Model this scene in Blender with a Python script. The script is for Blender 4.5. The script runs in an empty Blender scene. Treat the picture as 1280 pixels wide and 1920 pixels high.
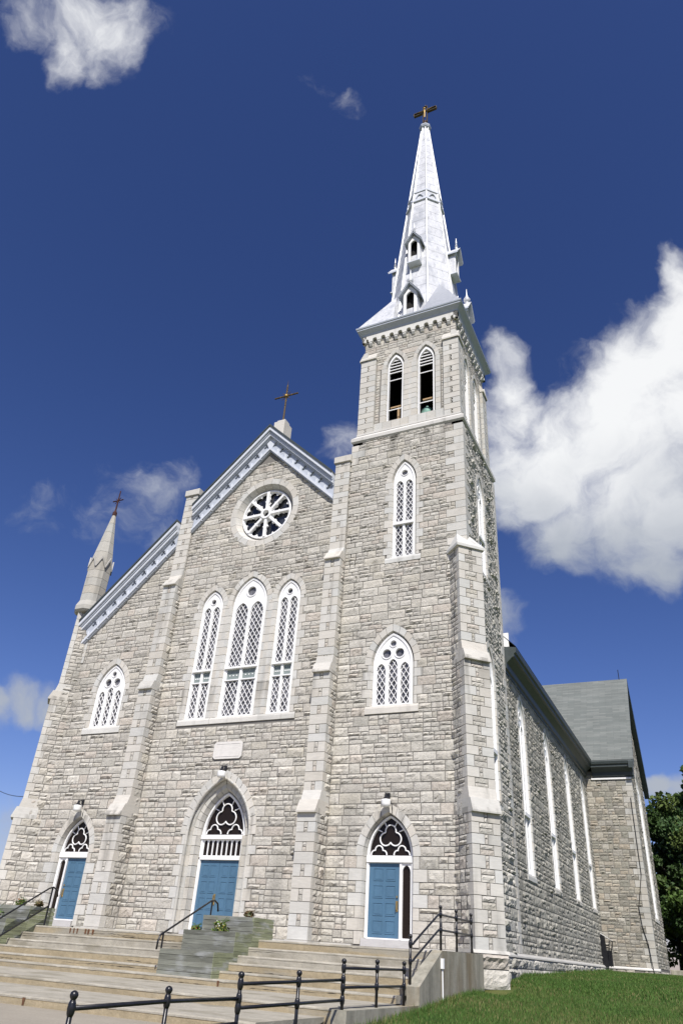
import bpy, math, random
import numpy as np
from mathutils import Matrix, Vector
from mathutils.geometry import tessellate_polygon

# ------------------------------------------------------------------ camera, sky, sun, exposure
S = bpy.context.scene
C = S.collection
cam = bpy.data.cameras.new('camera'); camo = bpy.data.objects.new('camera', cam); C.objects.link(camo)
ROT = ((0.9056331992130555, 0.4197082846949999, 0.06060911021873597),
       (0.17392400052974666, -0.4979725279555592, 0.8495727181597104),
       (-0.38675438009524166, 0.7588598797933191, 0.523977797542238))   # right, up, forward
m = Matrix.Identity(4)
for i in range(3):
    m[i][0] = ROT[0][i]; m[i][1] = ROT[1][i]; m[i][2] = -ROT[2][i]
m[0][3], m[1][3], m[2][3] = 17.0, -25.0, -0.33
camo.matrix_world = m
cam.sensor_fit = 'VERTICAL'; cam.sensor_height = 36.0
cam.lens = 1346.95 / 1920 * 36.0
cam.clip_start = 0.1; cam.clip_end = 3000
S.camera = camo

SUN_AZ, SUN_EL = math.radians(28), math.radians(50)
sdir = Vector((math.sin(SUN_AZ) * math.cos(SUN_EL), -math.cos(SUN_AZ) * math.cos(SUN_EL), math.sin(SUN_EL)))
sun = bpy.data.lights.new('sun', 'SUN'); suno = bpy.data.objects.new('sun', sun); C.objects.link(suno)
sun.energy = 5.0; sun.angle = math.radians(0.5); sun.color = (1.0, 0.955, 0.89)
suno.rotation_euler = sdir.to_track_quat('Z', 'Y').to_euler()
suno.location = (30, -60, 80)
S.view_settings.view_transform = 'Standard'; S.view_settings.look = 'None'
S.view_settings.exposure = 0.14; S.view_settings.gamma = 1.0

W = bpy.data.worlds.new('World'); S.world = W; W.use_nodes = True
nt = W.node_tree; N = nt.nodes; N.clear(); LK = nt.links.new


def nd(t, **k):
    n = N.new(t)
    for a, b in k.items(): setattr(n, a, b)
    return n


def mth(op, a, b=None, c=None, clamp=False):
    n = nd('ShaderNodeMath', operation=op, use_clamp=clamp)
    for i, v in enumerate((a, b, c)):
        if v is None: continue
        if isinstance(v, (int, float)): n.inputs[i].default_value = v
        else: LK(v, n.inputs[i])
    return n.outputs[0]


sky = nd('ShaderNodeTexSky', sky_type='NISHITA', sun_disc=False, sun_elevation=SUN_EL,
         sun_rotation=math.atan2(sdir.x, sdir.y), air_density=1.0, dust_density=0.6, ozone_density=2.5)
tc = nd('ShaderNodeTexCoord')
DIR = tc.outputs['Generated']
CLOUDS = [(0.0511, 0.7651, 0.6419, 0.0936, 1), (-0.0216, 0.7981, 0.6022, 0.0916, 1), (-0.095, 0.8147, 0.5721, 0.0886, 1),
          (-0.1457, 0.8162, 0.559, 0.0778, 1), (-0.1499, 0.7624, 0.6295, 0.050, 0.75), (-0.146, 0.735, 0.662, 0.034, 0.62), (-0.1380, 0.7062, 0.6934, 0.030, 0.5),
          (-0.0083, 0.8584, 0.5129, 0.098, 1), (0.0847, 0.7253, 0.6832, 0.0607, 1), (-0.1045, 0.8632, 0.494, 0.060, 1),
          (-0.0004, 0.8893, 0.4574, 0.045, .9), (0.087, 0.6892, 0.7193, 0.0307, 0.8), (0.0866, 0.8096, 0.5806, 0.097, 1),
          (0.19, 0.78, 0.60, 0.11, 1), (0.30, 0.80, 0.52, 0.10, 1),
          (-0.4638, 0.2262, 0.8566, 0.0517, 0.62), (-0.5038, 0.2272, 0.8334, 0.0358, 0.55), (-0.4258, 0.2387, 0.8728, 0.0375, 0.55),
          (-0.4805, 0.261, 0.8373, 0.024, 0.55), (-0.5229, 0.183, 0.8325, 0.0319, 0.4), (-0.2713, 0.3744, 0.8867, 0.0203, 0.3),
          (-0.2427, 0.4121, 0.8782, 0.022, 0.3), (-0.6042, 0.6063, 0.517, 0.0501, 0.36), (-0.6393, 0.6104, 0.4678, 0.0547, 0.36),
          (-0.6079, 0.6464, 0.4611, 0.0498, 0.42), (-0.6992, 0.5404, 0.468, 0.0343, 0.25), (-0.5705, 0.6194, 0.5394, 0.0272, 0.4),
          (-0.7465, 0.6212, 0.2385, 0.034, 0.85), (-0.7217, 0.6476, 0.2446, 0.028, 0.7), (-0.7731, 0.5928, 0.2254, 0.036, .9),
          (-0.0464, 0.9803, 0.1921, 0.0227, 1), (-0.0154, 0.9825, 0.1859, 0.0331, 1), (-0.1992, 0.8929, 0.4037, 0.0327, 0.5),
          (-0.3683, 0.7075, 0.6032, 0.0325, 0.5), (-0.7419, 0.6631, 0.0991, 0.0356, 0.5),
          (0.6, 0.3, 0.6, 0.2, 1), (0.75, -0.4, 0.35, 0.2, 1), (-0.75, -0.5, 0.4, 0.2, 0.9), (0.1, -0.85, 0.4, 0.18, 0.9)]  # this row: unseen clouds outside the view, added for white ambient light
# domain warp so the cloud edges tear like vapour
wn = nd('ShaderNodeTexNoise'); wn.inputs['Scale'].default_value = 9; wn.inputs['Detail'].default_value = 6
LK(DIR, wn.inputs['Vector'])
ws = nd('ShaderNodeVectorMath', operation='SUBTRACT'); LK(wn.outputs['Color'], ws.inputs[0]); ws.inputs[1].default_value = (.5, .5, .5)
wm = nd('ShaderNodeVectorMath', operation='SCALE'); LK(ws.outputs[0], wm.inputs[0]); wm.inputs['Scale'].default_value = 0.11
wa = nd('ShaderNodeVectorMath', operation='ADD'); LK(DIR, wa.inputs[0]); LK(wm.outputs[0], wa.inputs[1])
wv = nd('ShaderNodeVectorMath', operation='NORMALIZE'); LK(wa.outputs[0], wv.inputs[0])
field = None
for (x, y, z, r, w) in CLOUDS:
    l = math.sqrt(x * x + y * y + z * z)
    d = nd('ShaderNodeVectorMath', operation='DOT_PRODUCT'); LK(wv.outputs[0], d.inputs[0]); d.inputs[1].default_value = (x / l, y / l, z / l)
    c0 = math.cos(r * 1.2)
    v = mth('MULTIPLY', mth('DIVIDE', mth('SUBTRACT', d.outputs['Value'], c0), 1 - c0), w)
    field = v if field is None else mth('SMOOTH_MAX', field, v, 0.12)
fn = nd('ShaderNodeTexNoise'); fn.inputs['Scale'].default_value = 16; fn.inputs['Detail'].default_value = 11; fn.inputs['Roughness'].default_value = .60
LK(wv.outputs[0], fn.inputs['Vector'])
f2 = mth('ADD', field, mth('MULTIPLY', mth('SUBTRACT', fn.outputs['Fac'], 0.5), 1.35))
dr = nd('ShaderNodeMapRange', interpolation_type='SMOOTHSTEP'); LK(f2, dr.inputs['Value'])
dr.inputs['From Min'].default_value = 0.10; dr.inputs['From Max'].default_value = 1.0
dens = mth('MULTIPLY', dr.outputs[0], 0.97)
# thick cloud: white tops, greyer bellies (lower in the sky = thicker underside of that bank)
cn = nd('ShaderNodeTexNoise'); cn.inputs['Scale'].default_value = 7; cn.inputs['Detail'].default_value = 7
LK(wv.outputs[0], cn.inputs['Vector'])
sp = nd('ShaderNodeSeparateXYZ'); LK(DIR, sp.inputs[0])
bel = nd('ShaderNodeMapRange', interpolation_type='SMOOTHSTEP'); LK(mth('ADD', sp.outputs['Z'], mth('MULTIPLY', mth('SUBTRACT', cn.outputs['Fac'], .5), .22)), bel.inputs['Value'])
bel.inputs['From Min'].default_value = 0.44; bel.inputs['From Max'].default_value = 0.60
cc = nd('ShaderNodeMixRGB'); LK(bel.outputs[0], cc.inputs[0])
cc.inputs[1].default_value = (0.45, 0.49, 0.56, 1); cc.inputs[2].default_value = (0.98, 0.99, 1.0, 1)
# sky colour: Nishita, deepened a little
gm = nd('ShaderNodeGamma'); LK(sky.outputs[0], gm.inputs['Color']); gm.inputs['Gamma'].default_value = 1.22
hs = nd('ShaderNodeHueSaturation'); LK(gm.outputs[0], hs.inputs['Color']); hs.inputs['Saturation'].default_value = 1.10
tint = nd('ShaderNodeMixRGB', blend_type='MULTIPLY'); tint.inputs[0].default_value = 1; LK(hs.outputs[0], tint.inputs[1]); tint.inputs[2].default_value = (.80, .69, .90, 1)
SKY_STR = 0.075
mx = nd('ShaderNodeMixRGB'); LK(dens, mx.inputs[0]); LK(tint.outputs[0], mx.inputs[1])
cs = nd('ShaderNodeVectorMath', operation='SCALE'); LK(cc.outputs[0], cs.inputs[0]); cs.inputs['Scale'].default_value = 0.88 / SKY_STR
LK(cs.outputs[0], mx.inputs[2])
bg = nd('ShaderNodeBackground'); LK(mx.outputs[0], bg.inputs[0]); bg.inputs[1].default_value = SKY_STR
wo = nd('ShaderNodeOutputWorld'); LK(bg.outputs[0], wo.inputs[0])

# ------------------------------------------------------------------ materials
rng = np.random.default_rng(7)
R = random.Random(11)


def mat(name, col, rough=.8, metal=0., tintattr=False, noise=(), bump=(), spec=.3, extra=None):
    """noise: list of (scale xyz, amount, detail); multiplies colour; bump: list of (scale, strength, distance)"""
    M = bpy.data.materials.new(name); M.use_nodes = True
    t = M.node_tree; n = t.nodes; lk = t.links.new
    p = n['Principled BSDF']; p.inputs['Roughness'].default_value = rough; p.inputs['Metallic'].default_value = metal
    p.inputs['Specular IOR Level'].default_value = spec
    co = n.new('ShaderNodeTexCoord').outputs['Object']
    cur = None
    if tintattr:
        a = n.new('ShaderNodeAttribute'); a.attribute_name = 'tint'
        mm = n.new('ShaderNodeMixRGB'); mm.blend_type = 'MULTIPLY'; mm.inputs[0].default_value = 1
        mm.inputs[1].default_value = (*col, 1); lk(a.outputs['Color'], mm.inputs[2]); cur = mm.outputs[0]
    else:
        rgb = n.new('ShaderNodeRGB'); rgb.outputs[0].default_value = (*col, 1); cur = rgb.outputs[0]
    for (sc, amt, det) in noise:
        mp = n.new('ShaderNodeMapping'); mp.inputs['Scale'].default_value = sc if isinstance(sc, tuple) else (sc,) * 3
        lk(co, mp.inputs['Vector'])
        tx = n.new('ShaderNodeTexNoise'); tx.inputs['Scale'].default_value = 1; tx.inputs['Detail'].default_value = det
        tx.inputs['Roughness'].default_value = .62
        lk(mp.outputs[0], tx.inputs['Vector'])
        mr = n.new('ShaderNodeMapRange'); lk(tx.outputs['Fac'], mr.inputs['Value'])
        mr.inputs['From Min'].default_value = .32; mr.inputs['From Max'].default_value = .68
        mr.inputs['To Min'].default_value = 1 - amt; mr.inputs['To Max'].default_value = 1 + amt
        vm = n.new('ShaderNodeVectorMath'); vm.operation = 'SCALE'; lk(cur, vm.inputs[0]); lk(mr.outputs[0], vm.inputs['Scale'])
        cur = vm.outputs[0]
    if extra: cur = extra(n, lk, co, cur, p)
    lk(cur, p.inputs['Base Color'])
    last = None
    for (sc, st, dist) in bump:
        mp = n.new('ShaderNodeMapping'); mp.inputs['Scale'].default_value = sc if isinstance(sc, tuple) else (sc,) * 3
        lk(co, mp.inputs['Vector'])
        tx = n.new('ShaderNodeTexNoise'); tx.inputs['Scale'].default_value = 1; tx.inputs['Detail'].default_value = 5
        lk(mp.outputs[0], tx.inputs['Vector'])
        b = n.new('ShaderNodeBump'); b.inputs['Strength'].default_value = st; b.inputs['Distance'].default_value = dist
        lk(tx.outputs['Fac'], b.inputs['Height'])
        if last: lk(last, b.inputs['Normal'])
        last = b.outputs[0]
    if last: lk(last, p.inputs['Normal'])
    return M


def stainfx(col, sc, lo, hi, amt):
    """patches of another colour where a noise rises above a threshold (rust, grime, moss: shapes of their own)"""
    def fx(n, lk, co, cur, p):
        mp = n.new('ShaderNodeMapping'); mp.inputs['Scale'].default_value = sc; lk(co, mp.inputs['Vector'])
        tx = n.new('ShaderNodeTexNoise'); tx.inputs['Scale'].default_value = 1; tx.inputs['Detail'].default_value = 6
        lk(mp.outputs[0], tx.inputs['Vector'])
        mr = n.new('ShaderNodeMapRange'); mr.interpolation_type = 'SMOOTHSTEP'; lk(tx.outputs['Fac'], mr.inputs['Value'])
        mr.inputs['From Min'].default_value = lo; mr.inputs['From Max'].default_value = hi; mr.inputs['To Max'].default_value = amt
        mm = n.new('ShaderNodeMixRGB'); lk(mr.outputs[0], mm.inputs[0]); lk(cur, mm.inputs[1]); mm.inputs[2].default_value = (*col, 1)
        return mm.outputs[0]
    return fx


def multi(*fs):
    def fx(n, lk, co, cur, p):
        for f in fs: cur = f(n, lk, co, cur, p)
        return cur
    return fx


def grimefx(z0, z1, sc, lo, hi, amt, col=(.11, .105, .09), x0=None):
    """soot and damp that has run down from a ledge between heights z0 and z1"""
    def fx(n, lk, co, cur, p):
        sx = n.new('ShaderNodeSeparateXYZ'); lk(co, sx.inputs[0])
        mr = n.new('ShaderNodeMapRange'); mr.interpolation_type = 'SMOOTHSTEP'; lk(sx.outputs['Z'], mr.inputs['Value']); mr.inputs['From Min'].default_value = z0; mr.inputs['From Max'].default_value = z1
        cut = n.new('ShaderNodeMath'); cut.operation = 'LESS_THAN'; lk(sx.outputs['Z'], cut.inputs[0]); cut.inputs[1].default_value = z1 + .15
        mp = n.new('ShaderNodeMapping'); mp.inputs['Scale'].default_value = sc; lk(co, mp.inputs['Vector'])
        tx = n.new('ShaderNodeTexNoise'); tx.inputs['Scale'].default_value = 1; tx.inputs['Detail'].default_value = 6; lk(mp.outputs[0], tx.inputs['Vector'])
        m2 = n.new('ShaderNodeMapRange'); m2.interpolation_type = 'SMOOTHSTEP'; lk(tx.outputs['Fac'], m2.inputs['Value']); m2.inputs['From Min'].default_value = lo; m2.inputs['From Max'].default_value = hi; m2.inputs['To Max'].default_value = amt
        a = n.new('ShaderNodeMath'); a.operation = 'MULTIPLY'; lk(mr.outputs[0], a.inputs[0]); lk(m2.outputs[0], a.inputs[1])
        b = n.new('ShaderNodeMath'); b.operation = 'MULTIPLY'; lk(a.outputs[0], b.inputs[0]); lk(cut.outputs[0], b.inputs[1])
        mm = n.new('ShaderNodeMixRGB'); lk(b.outputs[0], mm.inputs[0]); lk(cur, mm.inputs[1]); mm.inputs[2].default_value = (*col, 1)
        return mm.outputs[0]
    return fx


RUB = mat('rubble_stone', (1, 1, 1), .9, tintattr=True, noise=[(9, .13, 6), (.45, .07, 3)], bump=[(22, .7, .03)], spec=.15,
          extra=multi(stainfx((.15, .145, .125), (.6, .6, .16), .58, .78, .42), grimefx(18.9, 20.6, (1.1, 1.1, .35), .46, .62, .62), grimefx(12.6, 14.0, (1.4, 1.4, .3), .54, .66, .35), grimefx(6.9, 7.7, (2.2, 2.2, .25), .50, .64, .35), grimefx(1.2, -.2, (.8, .8, .8), .46, .64, .30)))
ASH = mat('dressed_stone', (1, 1, 1), .85, tintattr=True, noise=[((4, 4, 18), .07, 5), (.6, .07, 3)], bump=[(45, .25, .01)], spec=.18,
          extra=multi(stainfx((.17, .165, .145), (1.9, 1.9, .28), .56, .76, .50), grimefx(2.6, 3.9, (2.5, 2.5, .3), .48, .62, .45), grimefx(7.8, 9.1, (2.5, 2.5, .3), .48, .62, .45)))
MOR = mat('mortar', (.20, .19, .172), .95, noise=[(20, .15, 4)], spec=.1)
WHT = mat('white_paint', (.83, .83, .82), .5, noise=[(3, .03, 3)], spec=.35)
GLS = mat('dark_glass', (.022, .024, .03), .08, noise=[((2.5, 2.5, .9), .9, 3)], spec=.5)
LGL = mat('leaded_glass', (.12, .12, .13), .15, noise=[((5, 5, 1.4), .9, 5)], spec=.5)
BLK = mat('dark_interior', (.012, .011, .010), .9)  # near-black colour carries the unlit dark inside the belfry
DGL = mat('brown_door_glass', (.016, .011, .008), .25, spec=.22)
BLU = mat('blue_door_paint', (.074, .155, .240), .55, noise=[((3, 3, 1), .08, 4), (30, .05, 3)], spec=.3)
BRS = mat('brass', (.45, .34, .16), .4, metal=.8)
IRN = mat('black_iron_paint', (.012, .012, .014), .33, noise=[(12, .3, 4)], bump=[(60, .15, .004)], spec=.5)
ZNC = mat('painted_zinc', (.67, .68, .69), .42, metal=.1, noise=[((2.2, 2.2, .7), .12, 6), (8, .09, 5)], bump=[((2, 2, 6), .25, .02)], spec=.45, extra=multi(stainfx((.43, .45, .48), (1.6, 1.6, .8), .50, .66, .7), stainfx((.40, .41, .43), (6, 6, 2.5), .56, .68, .5)))
GAL = mat('bare_galvanised_sheet', (.42, .44, .47), .45, metal=.35, noise=[(6, .1, 5)], spec=.4)
GBL = mat('grey_blue_paint', (.45, .485, .54), .5, noise=[(4, .06, 4)], spec=.3)
PBL = mat('pale_blue_paint', (.60, .63, .68), .5, noise=[(4, .05, 4)], spec=.3)
DGR = mat('dark_green_grey_paint', (.055, .068, .068), .45, noise=[(4, .12, 4)], spec=.4)
BRO = mat('weathered_bronze', (.10, .068, .026), .6, metal=.2, noise=[(14, .4, 4)])
GLD = mat('gilded_metal', (.26, .17, .045), .5, metal=.5)
RED = mat('rusty_iron', (.055, .020, .016), .75, noise=[(14, .4, 4)])
RIS = mat('brown_stained_concrete', (.335, .280, .185), .92, noise=[((1.2, 2, 5), .16, 6), (7, .12, 6), (40, .08, 3)],
          bump=[(30, .35, .02), (4, .3, .03)], spec=.12, extra=multi(stainfx((.30, .285, .24), (.35, 1.4, 2.5), .52, .66, .85), stainfx((.16, .055, .02), (2.6, .5, .15), .70, .76, .7)))
CON = mat('worn_grey_concrete', (.355, .332, .275), .92, noise=[((1.3, 2, 3), .12, 6), (7, .10, 6), (40, .07, 3)],
          bump=[(30, .35, .02), (4, .3, .03)], spec=.12, extra=stainfx((.24, .22, .17), (1.0, 1.6, 3), .5, .66, .8))
CO2 = mat('stained_concrete', (.31, .295, .24), .92, noise=[((2.6, 2.6, .3), .30, 6), (9, .10, 5)], bump=[(30, .3, .02)], spec=.12,
          extra=stainfx((.17, .125, .065), (1.1, 1.1, .35), .50, .68, .65))
PAV = mat('pavement_concrete', (.30, .272, .222), .92, noise=[((.6, 1.5, 1), .10, 6), (25, .08, 4)], bump=[(40, .25, .01)], spec=.12)
WOD = mat('weathered_wood', (.205, .212, .168), .9, tintattr=True, noise=[((2, 2, 40), .22, 6), ((.8, .8, 3), .25, 4)], bump=[((3, 3, 60), .4, .01)], spec=.12,
          extra=stainfx((.36, .375, .37), (1.2, 1.2, 4), .50, .68, .7))
SOI = mat('potting_soil', (.03, .022, .015), .95)


def slatefx(n, lk, co, cur, p):
    uv = n.new('ShaderNodeAttribute'); uv.attribute_name = 'uvs'
    b = n.new('ShaderNodeTexBrick'); lk(uv.outputs['Vector'], b.inputs['Vector'])
    b.inputs['Scale'].default_value = 1; b.inputs['Brick Width'].default_value = .9; b.inputs['Row Height'].default_value = .16
    b.inputs['Mortar Size'].default_value = .008; b.inputs['Color1'].default_value = (.145, .16, .152, 1)
    b.inputs['Color2'].default_value = (.20, .212, .20, 1); b.inputs['Mortar'].default_value = (.11, .12, .115, 1); b.inputs['Bias'].default_value = -.2
    t2 = n.new('ShaderNodeTexNoise'); t2.inputs['Scale'].default_value = .8; t2.inputs['Detail'].default_value = 5; lk(uv.outputs['Vector'], t2.inputs['Vector'])
    mr = n.new('ShaderNodeMapRange'); lk(t2.outputs['Fac'], mr.inputs['Value']); mr.inputs['To Min'].default_value = .8; mr.inputs['To Max'].default_value = 1.2
    vm = n.new('ShaderNodeVectorMath'); vm.operation = 'SCALE'; lk(b.outputs['Color'], vm.inputs[0]); lk(mr.outputs[0], vm.inputs['Scale'])
    return vm.outputs[0]


SLT = mat('grey_shingles', (.3, .3, .3), .85, extra=slatefx, spec=.2)


def grassfx(n, lk, co, cur, p):
    a = n.new('ShaderNodeTexNoise'); a.inputs['Scale'].default_value = .6; a.inputs['Detail'].default_value = 8; lk(co, a.inputs['Vector'])
    r = n.new('ShaderNodeValToRGB'); lk(a.outputs['Fac'], r.inputs[0])
    e = r.color_ramp.elements; e[0].position = .3; e[0].color = (.035, .075, .016, 1); e[1].position = .72; e[1].color = (.13, .14, .045, 1)
    return r.outputs[0]


GRD = mat('grass_ground', (.05, .09, .02), .95, extra=grassfx, spec=.1, bump=[(60, .8, .03)])
BLA = mat('grass_blades', (1, 1, 1), .7, tintattr=True, spec=.2)
LEA = mat('leaves', (1, 1, 1), .6, tintattr=True, spec=.3)
for M_ in (LEA, BLA):
    p_ = M_.node_tree.nodes['Principled BSDF']; p_.inputs['Subsurface Weight'].default_value = 0
BRK = mat('bark', (.06, .05, .038), .9, noise=[((8, 8, 2), .3, 5)], bump=[((10, 10, 2), .6, .03)])
FLW = mat('petals', (1, 1, 1), .6, tintattr=True)
VRD = mat('verdigris_bronze', (.16, .29, .25), .6, metal=.3, noise=[(8, .2, 4)])
TIM = mat('raw_timber', (.42, .29, .16), .8, noise=[((4, 30, 30), .15, 4)])
LMP = mat('milk_glass', (.82, .82, .80), .25, spec=.5)


# ------------------------------------------------------------------ mesh builder
class Fr:
    """local frame: u along the wall, v up, n out of the wall"""
    def __init__(s, o, nrm):
        s.o = np.array(o, float); s.n = np.array(nrm, float); s.n /= np.linalg.norm(s.n)
        s.u = np.cross((0, 0, 1), s.n); s.v = np.array((0, 0, 1.))

    def __call__(s, a):
        a = np.asarray(a, float)
        return s.o + a[:, :1] * s.u + a[:, 1:2] * s.v + a[:, 2:3] * s.n


FRONT = Fr((0, 0, 0), (0, -1, 0))
WORLDXZ = FRONT


class MB:
    def __init__(s, fr=FRONT):
        s.fr = fr; s.V = []; s.F = []; s.m = []; s.t = []; s.nv = 0; s.mats = []; s.uvs = None

    def mi(s, mt):
        if mt not in s.mats: s.mats.append(mt)
        return s.mats.index(mt)

    def add(s, verts, faces, mt, tint=(1, 1, 1), raw=False):
        v = np.asarray(verts, float)
        s.V.append(v if raw else s.fr(v))
        o = s.nv; s.nv += len(v); k = s.mi(mt)
        for f in faces:
            s.F.append([i + o for i in f])
        s.m += [k] * len(faces); s.t += [tint] * len(faces)

    def grid(s, verts, quads, mt, tint):
        s.V.append(s.fr(verts)); o = s.nv; s.nv += len(verts); k = s.mi(mt)
        s.F += (quads + o).tolist(); s.m += [k] * len(quads); s.t += [tint] * len(quads)

    def box(s, u0, u1, v0, v1, n0, n1, mt, tint=(1, 1, 1), c=0.):
        if c:
            vs = [(u0, v0, n0), (u1, v0, n0), (u1, v1, n0), (u0, v1, n0), (u0, v0, n1 - c), (u1, v0, n1 - c), (u1, v1, n1 - c), (u0, v1, n1 - c),
                  (u0 + c, v0 + c, n1), (u1 - c, v0 + c, n1), (u1 - c, v1 - c, n1), (u0 + c, v1 - c, n1)]
            fs = [(3, 2, 1, 0), (8, 9, 10, 11)]
            for i in range(4):
                j = (i + 1) % 4
                fs += [(i, j, j + 4, i + 4), (i + 4, j + 4, j + 8, i + 8)]
        else:
            vs = [(u0, v0, n0), (u1, v0, n0), (u1, v1, n0), (u0, v1, n0), (u0, v0, n1), (u1, v0, n1), (u1, v1, n1), (u0, v1, n1)]
            fs = [(3, 2, 1, 0), (4, 5, 6, 7)] + [(i, (i + 1) % 4, (i + 1) % 4 + 4, i + 4) for i in range(4)]
        s.add(vs, fs, mt, tint)

    def prism(s, poly, n0, n1, mt, tint=(1, 1, 1)):
        """convex polygon in (u,v), ccw, from depth n0 to n1"""
        k = len(poly)
        vs = [(a, b, n0) for a, b in poly] + [(a, b, n1) for a, b in poly]
        fs = [tuple(range(k - 1, -1, -1)), tuple(range(k, 2 * k))] + [(i, (i + 1) % k, (i + 1) % k + k, i + k) for i in range(k)]
        s.add(vs, fs, mt, tint)

    def extru(s, prof, v0, v1, mt, tint=(1, 1, 1)):
        """profile in (u,n), extruded upwards v0..v1"""
        k = len(prof)
        vs = [(a, v0, b) for a, b in prof] + [(a, v1, b) for a, b in prof]
        fs = [tuple(range(k)), tuple(range(2 * k - 1, k - 1, -1))] + [(i, i + k, (i + 1) % k + k, (i + 1) % k) for i in range(k)]
        s.add(vs, fs, mt, tint)

    def extr_u(s, prof, u0, u1, mt, tint=(1, 1, 1)):
        """profile in (n,v), extruded along u"""
        k = len(prof)
        vs = [(u0, b, a) for a, b in prof] + [(u1, b, a) for a, b in prof]
        fs = [tuple(range(k)), tuple(range(2 * k - 1, k - 1, -1))] + [(i, i + k, (i + 1) % k + k, (i + 1) % k) for i in range(k)]
        s.add(vs, fs, mt, tint)

    def plate(s, outer, holes, n0, n1, mt, tint=(1, 1, 1), back=True):
        loops = [[Vector((a, b, 0)) for a, b in outer]] + [[Vector((a, b, 0)) for a, b in h] for h in holes]
        tri = tessellate_polygon(loops)
        flat = [p for l in loops for p in l]; k = len(flat)
        vs = [(p.x, p.y, n1) for p in flat] + [(p.x, p.y, n0) for p in flat]
        fs = []
        for t in tri:
            a, b, c = [flat[i] for i in t]
            if (b - a).cross(c - a).z < 0: t = t[::-1]
            fs.append(tuple(t))
            if back: fs.append(tuple(i + k for i in t[::-1]))
        o = 0
        for l in loops:
            q = len(l)
            for i in range(q):
                j = (i + 1) % q
                fs.append((o + i, o + i + k, o + j + k, o + j))
            o += q
        s.add(vs, fs, mt, tint)

    def stroke(s, pts, w, n0, n1, mt, closed=False, tint=(1, 1, 1)):
        P = [np.array(p, float) for p in pts]; k = len(P); L = []; Rr = []
        for i in range(k):
            a = P[i - 1] if (i > 0 or closed) else None
            b = P[(i + 1) % k] if (i < k - 1 or closed) else None
            d = np.zeros(2)
            for q, r_ in ((a, P[i]), (P[i], b)):
                if q is not None and r_ is not None:
                    e = r_ - q; l = np.linalg.norm(e)
                    if l > 1e-9: d = d + e / l
            l = np.linalg.norm(d); d = d / l if l > 1e-6 else np.array((1., 0))
            nn = np.array((-d[1], d[0])) * w / 2
            L.append(P[i] + nn); Rr.append(P[i] - nn)
        c = min(w * .25, .02)
        vs = []; fs = []
        for i in range(k):
            m_ = (L[i] + Rr[i]) / 2; li = L[i] + (m_ - L[i]) * (c / (w / 2)); ri = Rr[i] + (m_ - Rr[i]) * (c / (w / 2))
            vs += [(*L[i], n0), (*L[i], n1 - c), (*li, n1), (*ri, n1), (*Rr[i], n1 - c), (*Rr[i], n0)]
        for i in range(k if closed else k - 1):
            a = i * 6; b = ((i + 1) % k) * 6
            for j in range(5): fs.append((a + j + 1, a + j, b + j, b + j + 1))
        if not closed:
            fs += [(5, 4, 3, 2, 1, 0), tuple((k - 1) * 6 + j for j in range(6))]
        s.add(vs, fs, mt, tint)

    def tube(s, pts, r, mt, n=8, tint=(1, 1, 1), cap=True):
        """world-space tube"""
        P = [np.array(p, float) for p in pts]; k = len(P)
        rs = r if hasattr(r, '__len__') else [r] * k
        vs = []; fs = []; up = None
        for i in range(k):
            d = P[min(i + 1, k - 1)] - P[max(i - 1, 0)]; d /= np.linalg.norm(d)
            if up is None:
                a = np.array((0, 0, 1.)) if abs(d[2]) < .9 else np.array((1., 0, 0)); up = np.cross(d, a)
            up = up - d * (up @ d); up /= np.linalg.norm(up); w = np.cross(d, up)
            for j in range(n):
                t = 2 * math.pi * j / n
                vs.append(P[i] + rs[i] * (math.cos(t) * up + math.sin(t) * w))
        for i in range(k - 1):
            for j in range(n):
                q = (j + 1) % n
                fs.append((i * n + j, i * n + q, (i + 1) * n + q, (i + 1) * n + j))
        if cap: fs += [tuple(range(n - 1, -1, -1)), tuple((k - 1) * n + j for j in range(n))]
        s.add(vs, fs, mt, tint, raw=True)

    def lathe(s, c, prof, mt, n=12, tint=(1, 1, 1), ph=0.):
        """world-space lathe about a vertical axis; prof = [(r, z)]"""
        vs = []; fs = []
        for r, z in prof:
            for j in range(n):
                t = 2 * math.pi * j / n + ph
                vs.append((c[0] + r * math.cos(t), c[1] + r * math.sin(t), c[2] + z))
        k = len(prof)
        for i in range(k - 1):
            for j in range(n):
                q = (j + 1) % n; fs.append((i * n + j, i * n + q, (i + 1) * n + q, (i + 1) * n + j))
        fs += [tuple(range(n - 1, -1, -1)), tuple((k - 1) * n + j for j in range(n))]
        s.add(vs, fs, mt, tint, raw=True)

    def build(s, name, parent=None, smooth=False):
        me = bpy.data.meshes.new(name)
        V = np.concatenate(s.V) if s.V else np.zeros((0, 3))
        org = np.zeros(3)
        me.from_pydata(V.tolist(), [], s.F)
        for m_ in s.mats: me.materials.append(m_)
        me.polygons.foreach_set('material_index', np.array(s.m, np.int32))
        at = me.attributes.new('tint', 'FLOAT_COLOR', 'FACE')
        t = np.ones((len(s.t), 4), np.float32); t[:, :3] = np.array(s.t, np.float32).reshape(-1, 3)
        at.data.foreach_set('color', t.ravel())
        if s.uvs is not None:
            a2 = me.attributes.new('uvs', 'FLOAT_VECTOR', 'POINT'); a2.data.foreach_set('vector', np.asarray(s.uvs, np.float32).ravel())
        if smooth: me.polygons.foreach_set('use_smooth', [True] * len(me.polygons))
        me.update()
        o = bpy.data.objects.new(name, me); C.objects.link(o)
        if parent: o.parent = parent
        return o


def thing(name, label, cat, loc=(0, 0, 0), group=None):
    o = bpy.data.objects.new(name, None); C.objects.link(o); o.location = loc
    o['label'] = label; o['category'] = cat
    if group: o['group'] = group
    return o


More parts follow.
